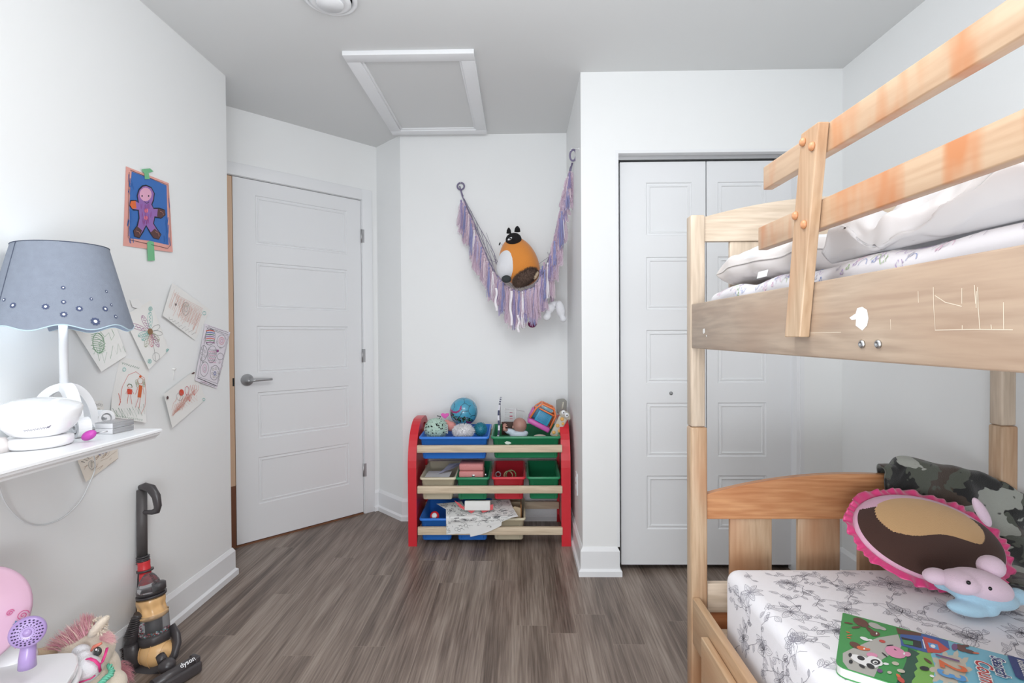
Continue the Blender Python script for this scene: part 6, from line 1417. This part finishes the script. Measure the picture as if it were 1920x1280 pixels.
# clear dome
m_ = MB().use(CLR).lathe([(.038, 0), (.036, .018), (.030, .036), (.020, .052), (.012, .060)], 28, vT(V(281, 1107, 1.80))); m_.build('dome', vac, 'clear domed cover')
m_ = MB().use(CH_).lathe([(0, .006), (.0445, 0), (.044, -.010), (.030, -.024), (0, -.024)][::-1], 28, vT(V(283, 1104, 1.825))); m_.lathe([(.047, -.004), (.047, .004)], 28, vT(V(284, 1114, 1.825))); m_.lathe([(0, -.012), (.022, -.012), (.022, .010), (.017, .014), (0, .014)], 20, vT(V(298, 1097, 1.815))); m_.build('cyclone_cap', vac)
m_ = MB()
T = Matrix.Translation(V(286, 1086, 1.775)) @ Matrix(((.45, 1, 0, 0), (-.1, 0, 0, 0), (-1, .25, 0, 0), (0, 0, 0, 1))).to_3x3().to_4x4()
text_mesh(m_, 'dyson', CH_, Matrix.Translation(V(287.5, 1084, 1.773)) @ Matrix.Rotation(math.radians(62), 4, 'Y') @ Matrix.Rotation(PI/2, 4, 'X'), .018, .0, 0, .0004); m_.build('lettering', vac, 'dark lettering on the clear dome')
# amber cyclone section
cA_ = V(284, 1134, 1.825); m_ = MB().use(AMB)
def cyc(i, j):
    a = 2*PI*i; z = -.034+.062*j; r = .0430+.0022*math.cos(a*9+j*4)*(1-abs(2*j-1))+.002*math.sin(j*9)
    if j < .12: r += .005
    return vT(cA_) @ Vector((r*math.cos(a), r*math.sin(a), z))
m_.grid(cyc, 90, 14, closed_u=True); m_.lathe([(0, -.033), (.046, -.034)], 28, vT(cA_)); m_.lathe([(.043, .026), (0, .028)], 28, vT(cA_)); m_.lathe([(0, -.046), (.030, -.046), (.046, -.038), (.049, -.030), (.046, -.026)], 32, vT(cA_)); m_.build('cyclone', vac, 'amber ridged cyclone')
# clear bin with coloured beads
cB_ = V(288, 1166, 1.82)
m_ = MB().use(CLR).lathe([(.0485, -.040), (.0485, .036)], 36, vT(cB_)); m_.bm.faces.ensure_lookup_table()
for f in [f for f in m_.bm.faces if len(f.verts) > 4]: m_.bm.faces.remove(f)
m_.build('dust_bin', vac, 'clear bin')
MB().use(CH_).lathe([(0, -.038), (.022, -.038), (.022, .014), (.012, .020), (0, .020)], 24, vT(cB_)).build('inner_core', vac)
m_ = MB(); rb = random.Random(4); bc = [mat('confetti_'+k, c, .5) for k, c in (('pink', (222, 130, 160)), ('white', (240, 240, 240)), ('teal', (90, 170, 176)), ('red', (196, 62, 62)), ('brown', (120, 80, 60)))]
for k in range(110):
    m_.use(bc[k % 5]); a = rb.uniform(PI, 2.15*PI); r = rb.uniform(.030, .044); c = vT(cB_) @ Vector((r*math.cos(a), r*math.sin(a), rb.uniform(-.036, .02 if math.cos(a) < -.1 else -.026))); q = .0019; m_.box(c-Vector((q, q, q)), c+Vector((q, q, q)), 0, rot('X', rb.uniform(0, 90), c))
o = m_.build('beads', vac, 'coloured confetti beads'); o['kind'] = 'stuff'
m_ = MB().use(CH_).lathe([(0, -.022), (.046, -.022), (.052, -.012), (.052, .006), (.050, .012), (0, .012)], 36, vT(V(290, 1192, 1.815))); m_.build('bin_base', vac)
# ball and cradle
bcn = V(293, 1222, 1.80)
m_ = MB().use(AMB).ell(bcn, (.062, .050, .046), Matrix.Rotation(.12, 4, 'Y'), n=36, m=20)
for dx in (-.034, .004, .038):
    R_ = .050*math.sqrt(1-(dx/.062)**2)+.0012; torus(m_, bcn+Vector((dx, 0, -dx*.12)), R_, .0012, Matrix.Rotation(PI/2, 4, 'Y'), 30, 5)
m_.build('ball', vac, 'amber rolling ball')
m_ = MB().use(CH_); 
m_.tube([V(322, 1172, 1.84), V(330, 1190, 1.83), V(331, 1205, 1.82), V(324, 1228, 1.80), V(308, 1246, 1.78), V(284, 1256, 1.775), V(264, 1252, 1.78), V(252, 1236, 1.80)], [.010, .013, .014, .015, .018, .020, .018, .012], 14, flat=1.6)
m_.build('cradle', vac)
m_ = MB().use(CH_)
hs_ = [(259, 1150), (255, 1165), (250, 1185), (246, 1205), (244, 1218)]
m_.tube([V(*q, 1.78) for q in hs_], [.013, .015, .018, .020, .022], 14)
for k in range(9): t = k/8; c = V(257-11*t, 1156+34*t, 1.778); m_.lathe([(.0165+.004*t, -.0022), (.0185+.004*t, 0), (.0165+.004*t, .0022)], 18, vT(c))
m_.build('hose_housing', vac, 'ribbed charcoal side hose')
m_ = MB().use(CH_).tube([V(245, 1208, 1.765), V(248, 1228, 1.765), V(251, 1248, 1.765)], [.020, .022, .020], 14, flat=1.1); m_.build('side_pod', vac)
m_ = MB().use(mat('bristle_brown', (70, 58, 58), .8))
for k in range(120): t = rb.random(); c = V(234+t*8+rb.uniform(-2, 2), 1212+t*38, 1.765); m_.tube([c, c+Vector((-.010+rb.uniform(-.004, .004), rb.uniform(-.01, .0), -.006))], [.0009, .0004], 4)
m_.build('bristles', vac, 'dark bristle strip')
# floor head with lettering
h0, h1 = onz(286, 1292, .030), onz(372, 1240, .030); hd = (h1-h0).normalized()
m_ = MB().use(CH_); ctrs = []
T = Matrix.Translation((h0+h1)/2) @ Vector((1, 0, 0)).rotation_difference(hd).to_matrix().to_4x4(); Lh = (h1-h0).length
m_.box((-Lh/2-.02, -.026, -.0285), (Lh/2, .026, .012), .010, T, 3); m_.tube([T @ Vector((-Lh/2, 0, .012)), T @ Vector((Lh/2-.012, 0, .012))], .0175, 16)
m_.box((Lh/2-.022, -.020, .010), (Lh/2-.004, .018, .030), .004, T); hb = m_.build('floor_head', vac, 'charcoal floor head')
m_ = MB().use(CH_).ell(onz(313, 1248, .045), (.028, .026, .026), n=24, m=14); m_.tube([onz(306, 1240, .06), onz(300, 1228, .075)], [.016, .014], 12); m_.build('swivel', vac)
m_ = MB(); text_mesh(m_, 'dyson', WP, T @ Matrix.Translation((Lh*.20, -.0128, .0286)) @ Matrix.Rotation(math.radians(38), 4, 'X'), .022, 0, 0, .0004); m_.build('lettering', hb, 'white lettering')

# ------------------------------------------------------------------ toy vanity, purple hairdryer, plush pony
VZ = .330
vt = empty('toy_vanity', (-1.24, 1.15, 0), 'white toy vanity table top in the lower left corner of the photo', 'toy vanity')
m_ = MB().use(GW); tp = [onz(*q, VZ) for q in ((-40, 1236), (40, 1230), (110, 1223), (138, 1222), (146, 1228), (147, 1240), (141, 1256), (128, 1276), (100, 1330), (-60, 1420))]
tp = [Vector((max(q.x, XL+.03), q.y, VZ)) for q in tp]
m_.prism([q-Vector((0, 0, .018)) for q in tp], (0, 0, .018), bev=.004); m_.build('table_top', vt)
m_ = MB().use(GW); m_.tube([q-Vector((0, 0, .030)) for q in tp[2:9]], .008, 10); m_.build('edge_rim', vt)
m_ = MB().use(GW); cxy = [Vector((-1.16, 1.27, 0)), Vector((-1.36, 1.27, 0)), Vector((-1.15, .98, 0)), Vector((-1.36, .98, 0))]
for c in cxy: MB().use(GW).box(c+Vector((-.015, -.015, 0)), c+Vector((.015, .015, VZ-.018)), .005).build('leg', vt)
m_.bm.free()
m_ = MB().use(GW).ell(onz(18, 1236, VZ-.008), (.062, .05, .034), n=28, m=14); m_.build('moulded_hump', vt)
m_ = MB().use(mat('grey_spot', (150, 150, 144), .5)).ell(onz(137, 1254, VZ-.012)+Vector((.004, -.002, 0)), (.003, .003, .005)); m_.build('peg_hole', vt, 'small grey peg hole')
# pink oval mirror back
PM = mat('pink_toy_plastic', (236, 194, 218), .25, coat=.3)
def pmir(i, j):
    return None
mc = Vector((-1.365, 1.195, .50)); m_ = MB().use(PM)
T = TR((onx(-56, 1160, -1.33).x, onx(-56, 1160, -1.33).y, onx(-56, 1160, -1.33).z), 0, 0, 62)
m_.lathe([(0, 0), (.100, 0), (.112, .006), (.112, .014), (.104, .018), (.086, .016), (0, .015)], 56, T @ Matrix.Rotation(PI/2, 4, 'X') @ Matrix.Scale(1.10, 4, (0, 1, 0)))
mir = m_.build('oval_mirror_panel', vt, 'pink oval back panel with printed curls')
m_ = MB().use(mat('rose_print', (222, 92, 150), .4)); TT = T @ Matrix.Rotation(PI/2, 4, 'X')
for k, (r0, cxx, cyy) in enumerate(((.013, .090, -.030), (.008, .066, -.012))):
    m_.ribbon([TT @ Vector((cxx+r0*(1-q/26)*math.cos(q*.5), cyy+r0*(1-q/26)*math.sin(q*.5), .0188)) for q in range(26)], .0016, TT.to_3x3() @ Vector((0, 0, 1)))
m_.ribbon([TT @ Vector((.094-.02*(q/12), -.035-.006*q, .0188)) for q in range(13)], .0016, TT.to_3x3() @ Vector((0, 0, 1))); m_.use(mat('blue_print', (80, 140, 190), .4)); m_.poly([TT @ Vector((.078+.008*math.cos(q*PI/5)*(1 if q % 2 else .5), -.044+.008*math.sin(q*PI/5)*(1 if q % 2 else .5), .0189)) for q in range(10)]); m_.build('printed_curls', mir, 'rose and blue printed curls')
# purple hairdryer
PU = mat('lavender_plastic', (180, 154, 212), .28, coat=.3); HY = 1.22
hc = ony(52, 1184, HY); hdr = empty('toy_hairdryer', ony(52, 1246, HY), 'lavender toy hairdryer with a perforated round head standing in the toy vanity', 'toy hairdryer')
m_ = MB().use(PU); Th = Matrix.Translation(hc) @ rot('Z', 40) @ rot('X', 78)
m_.lathe([(0, -.028), (.018, -.026), (.030, -.014), (.0355, 0), (.0350, .006), (.031, .010), (.020, .0125), (0, .013)], 40, Th); m_.build('head', hdr)
m_ = MB().use(PU).tube([ony(55, 1196, HY+.012), ony(53, 1215, HY+.006), ony(51, 1232, HY), ony(51, 1250, HY)], [.014, .0155, .0165, .018], 18); m_.build('grip', hdr)
m_ = MB().use(mat('dark_violet_hole', (62, 44, 84), .7))
for R_, n_, s_ in ((.0275, 22, .0019), (.0225, 18, .0017), (.0175, 16, .0013), (.0135, 22, .0007)):
    for k in range(n_):
        a = 2*PI*k/n_; zz = .0133 if R_ < .021 else .0133-(R_-.02)*.28; c = Vector((R_*math.cos(a), R_*math.sin(a), zz)); m_.poly([Th @ (c+Vector((s_*math.cos(a+q*PI/4)*1.3, s_*math.sin(a+q*PI/4), 0))) for q in range(8)])
o = m_.build('air_holes', hdr, 'dark air holes'); o['kind'] = 'stuff'
MB().use(PU).ell(Th @ Vector((0, 0, .012)), (.009, .009, .005), (rot('Z', 40) @ rot('X', 78))).build('centre_button', hdr, 'raised round centre')
# plush pony
PF = mat('cream_plush', (232, 218, 200), .95, bump=.5, bscale=260, sheen=.3); PY = 1.44
def H(u, v, y=PY): return ony(u, v, y)
PY = 1.44
pony = empty('plush_pony', (H(170, 1240).x, PY, 0), 'cream plush pony with a pink mane, pink bridle and mint collar behind the toy vanity', 'plush pony')
m_ = MB().use(PF)
m_.ell(H(150, 1212), (.052, .045, .048)); m_.ell(H(185, 1214), (.040, .042, .050)); m_.ell(H(176, 1235, 1.41), (.036, .042, .042)); m_.ell(H(165, 1252, 1.36), (.036, .038, .034)); m_.ell(H(190, 1262, 1.46), (.045, .05, .07)); m_.ell(H(158, 1190), (.03, .03, .02))
m_.ell(H(120, 1225, 1.5), (.05, .04, .035)); m_.ell((H(160, 1240).x-.01, 1.47, .17), (.050, .060, .10)); m_.ell((H(165, 1240).x-.01, 1.46, .060), (.060, .060, .058)); m_.ell(H(206, 1286, 1.44), (.04, .045, .04))
m_.build('body', pony, None, [('remesh', .0045, 5)])
m_ = MB().use(PF); a, b = H(174, 1188, 1.40), H(198, 1159, 1.40); m_.tube([a, a.lerp(b, .3), a.lerp(b, .7), b, b.lerp(a, -.12)], [.016, .021, .020, .014, .006], 14, flat=.6); fuzz(m_, a.lerp(b, .5), (.018, .010, .022), 300, .008, .003, 8); m_.build('ear', pony)
m_ = MB().use(mat('tan_cream', (222, 196, 166), .95, bump=.4, bscale=260)); a, b = H(118, 1218, 1.47), H(68, 1222, 1.45); m_.tube([a, a.lerp(b, .35), a.lerp(b, .75), b, b.lerp(a, -.1)], [.016, .020, .016, .012, .005], 14, flat=.6); m_.build('ear', pony, 'folded cream ear')
m_ = MB().use(WHP).ell(H(152, 1222, 1.385), (.024, .020, .020)); m_.ell(H(158, 1238, 1.36), (.026, .024, .026)); m_.ell(H(164, 1254, 1.345), (.033, .030, .034)); m_.build('muzzle', pony, 'white muzzle', [('remesh', .004, 4)])
m_ = MB().use(mat('pony_eye', (52, 58, 58), .1, coat=.8)).ell(H(183, 1221, 1.368), (.0105, .008, .0125)); m_.use(WP).ell(H(180.5, 1217.5, 1.359), (.0025, .002, .003)); m_.build('eye', pony, 'glossy dark eye')
m_ = MB().use(mat('eyelash_coral', (224, 130, 110), .6)); m_.tube([H(171.5, 1219, 1.367), H(176, 1212, 1.364), H(183, 1209, 1.362), H(191, 1205, 1.366)], [.003, .0042, .0042, .0028], 8)
m_.build('eyebrow', pony, 'coral stitched brow')
m_ = MB().use(mat('bridle_pink', (226, 62, 136), .45))
m_.tube([H(147, 1244, 1.36), H(156, 1237, 1.345), H(168, 1234, 1.335), H(178, 1238, 1.335), H(186, 1246, 1.34), H(188, 1258, 1.345)], .0045, 8, flat=.5)
m_.tube([H(186, 1246, 1.345), H(192, 1240, 1.362), H(197, 1228, 1.37), H(201, 1214, 1.385)], .0036, 8, flat=.5); m_.tube([H(130, 1280, 1.33), H(150, 1279, 1.315), H(170, 1272, 1.315), H(178, 1266, 1.325)], .0036, 8, flat=.5); m_.build('bridle', pony, 'bright pink bridle')
m_ = MB().use(mat('mint_braid', (120, 210, 180), .6))
cc = [H(206, 1246, 1.44), H(211, 1256, 1.42), H(208, 1264, 1.40), H(200, 1270, 1.385), H(192, 1278, 1.37), H(182, 1290, 1.36)]
for s_ in (0, 2.1, 4.2): m_.tube([cc[min(5, int(t))].lerp(cc[min(5, int(t)+1)], t-int(t))+Vector((.0055*math.cos(t*4+s_), -.002, .005*math.sin(t*4+s_))) for t in [k/6 for k in range(31)]], .0036, 6)
m_.build('collar', pony, 'mint braided collar')
m_ = MB(); rh = random.Random(12); MC = [mat('mane_pink', (236, 176, 186), .9), mat('mane_rose', (214, 140, 158), .9), mat('mane_cream', (240, 208, 196), .9)]
def strand(p0, d, l, droop, w0=.0013):
    P_ = [p0+d*(l*t)+Vector((0, 0, -droop*t*t)) for t in (0, .33, .66, 1)]; m_.ribbon(P_, [w0, w0, w0*.7, w0*.2], Vector((rh.uniform(-.3, .3), -1, rh.uniform(-.3, .3))))
for k in range(2600):
    m_.use(MC[k % 3]); t = rh.random()
    if t < .55:
        s_ = rh.random(); p0 = H(112+s_*58, 1220-s_*38+rh.uniform(-4, 4), 1.42+rh.uniform(-.02, .04)); d = Vector((-.55+.5*s_+rh.uniform(-.25, .25), rh.uniform(-.2, .1), .45+.6*s_+rh.uniform(-.2, .2))).normalized(); strand(p0, d, rh.uniform(.03, .055), rh.uniform(0, .02))
    elif t < .85: p0 = H(152+rh.uniform(0, 20), 1188+rh.uniform(-4, 8), 1.45+rh.uniform(-.03, .02)); d = Vector((.10+rh.uniform(-.22, .22), 0, 1)).normalized(); strand(p0, d, rh.uniform(.035, .062), .002)
    else: p0 = H(192+rh.uniform(-6, 6), 1192+rh.uniform(-2, 10), 1.42); d = Vector((.6+rh.uniform(-.3, .3), 0, .3+rh.uniform(-.4, .3))).normalized(); strand(p0, d, rh.uniform(.02, .04), .01, .0009)
for k in range(400):
    m_.use(MC[k % 2]); p0 = H(222+rh.uniform(-8, 6), 1252+rh.uniform(-8, 8), 1.55); strand(p0, Vector((.5+rh.uniform(-.4, .3), 0, rh.uniform(-.4, .4))).normalized(), rh.uniform(.02, .05), .02)
m_.build('mane', pony, 'wispy pink mane')
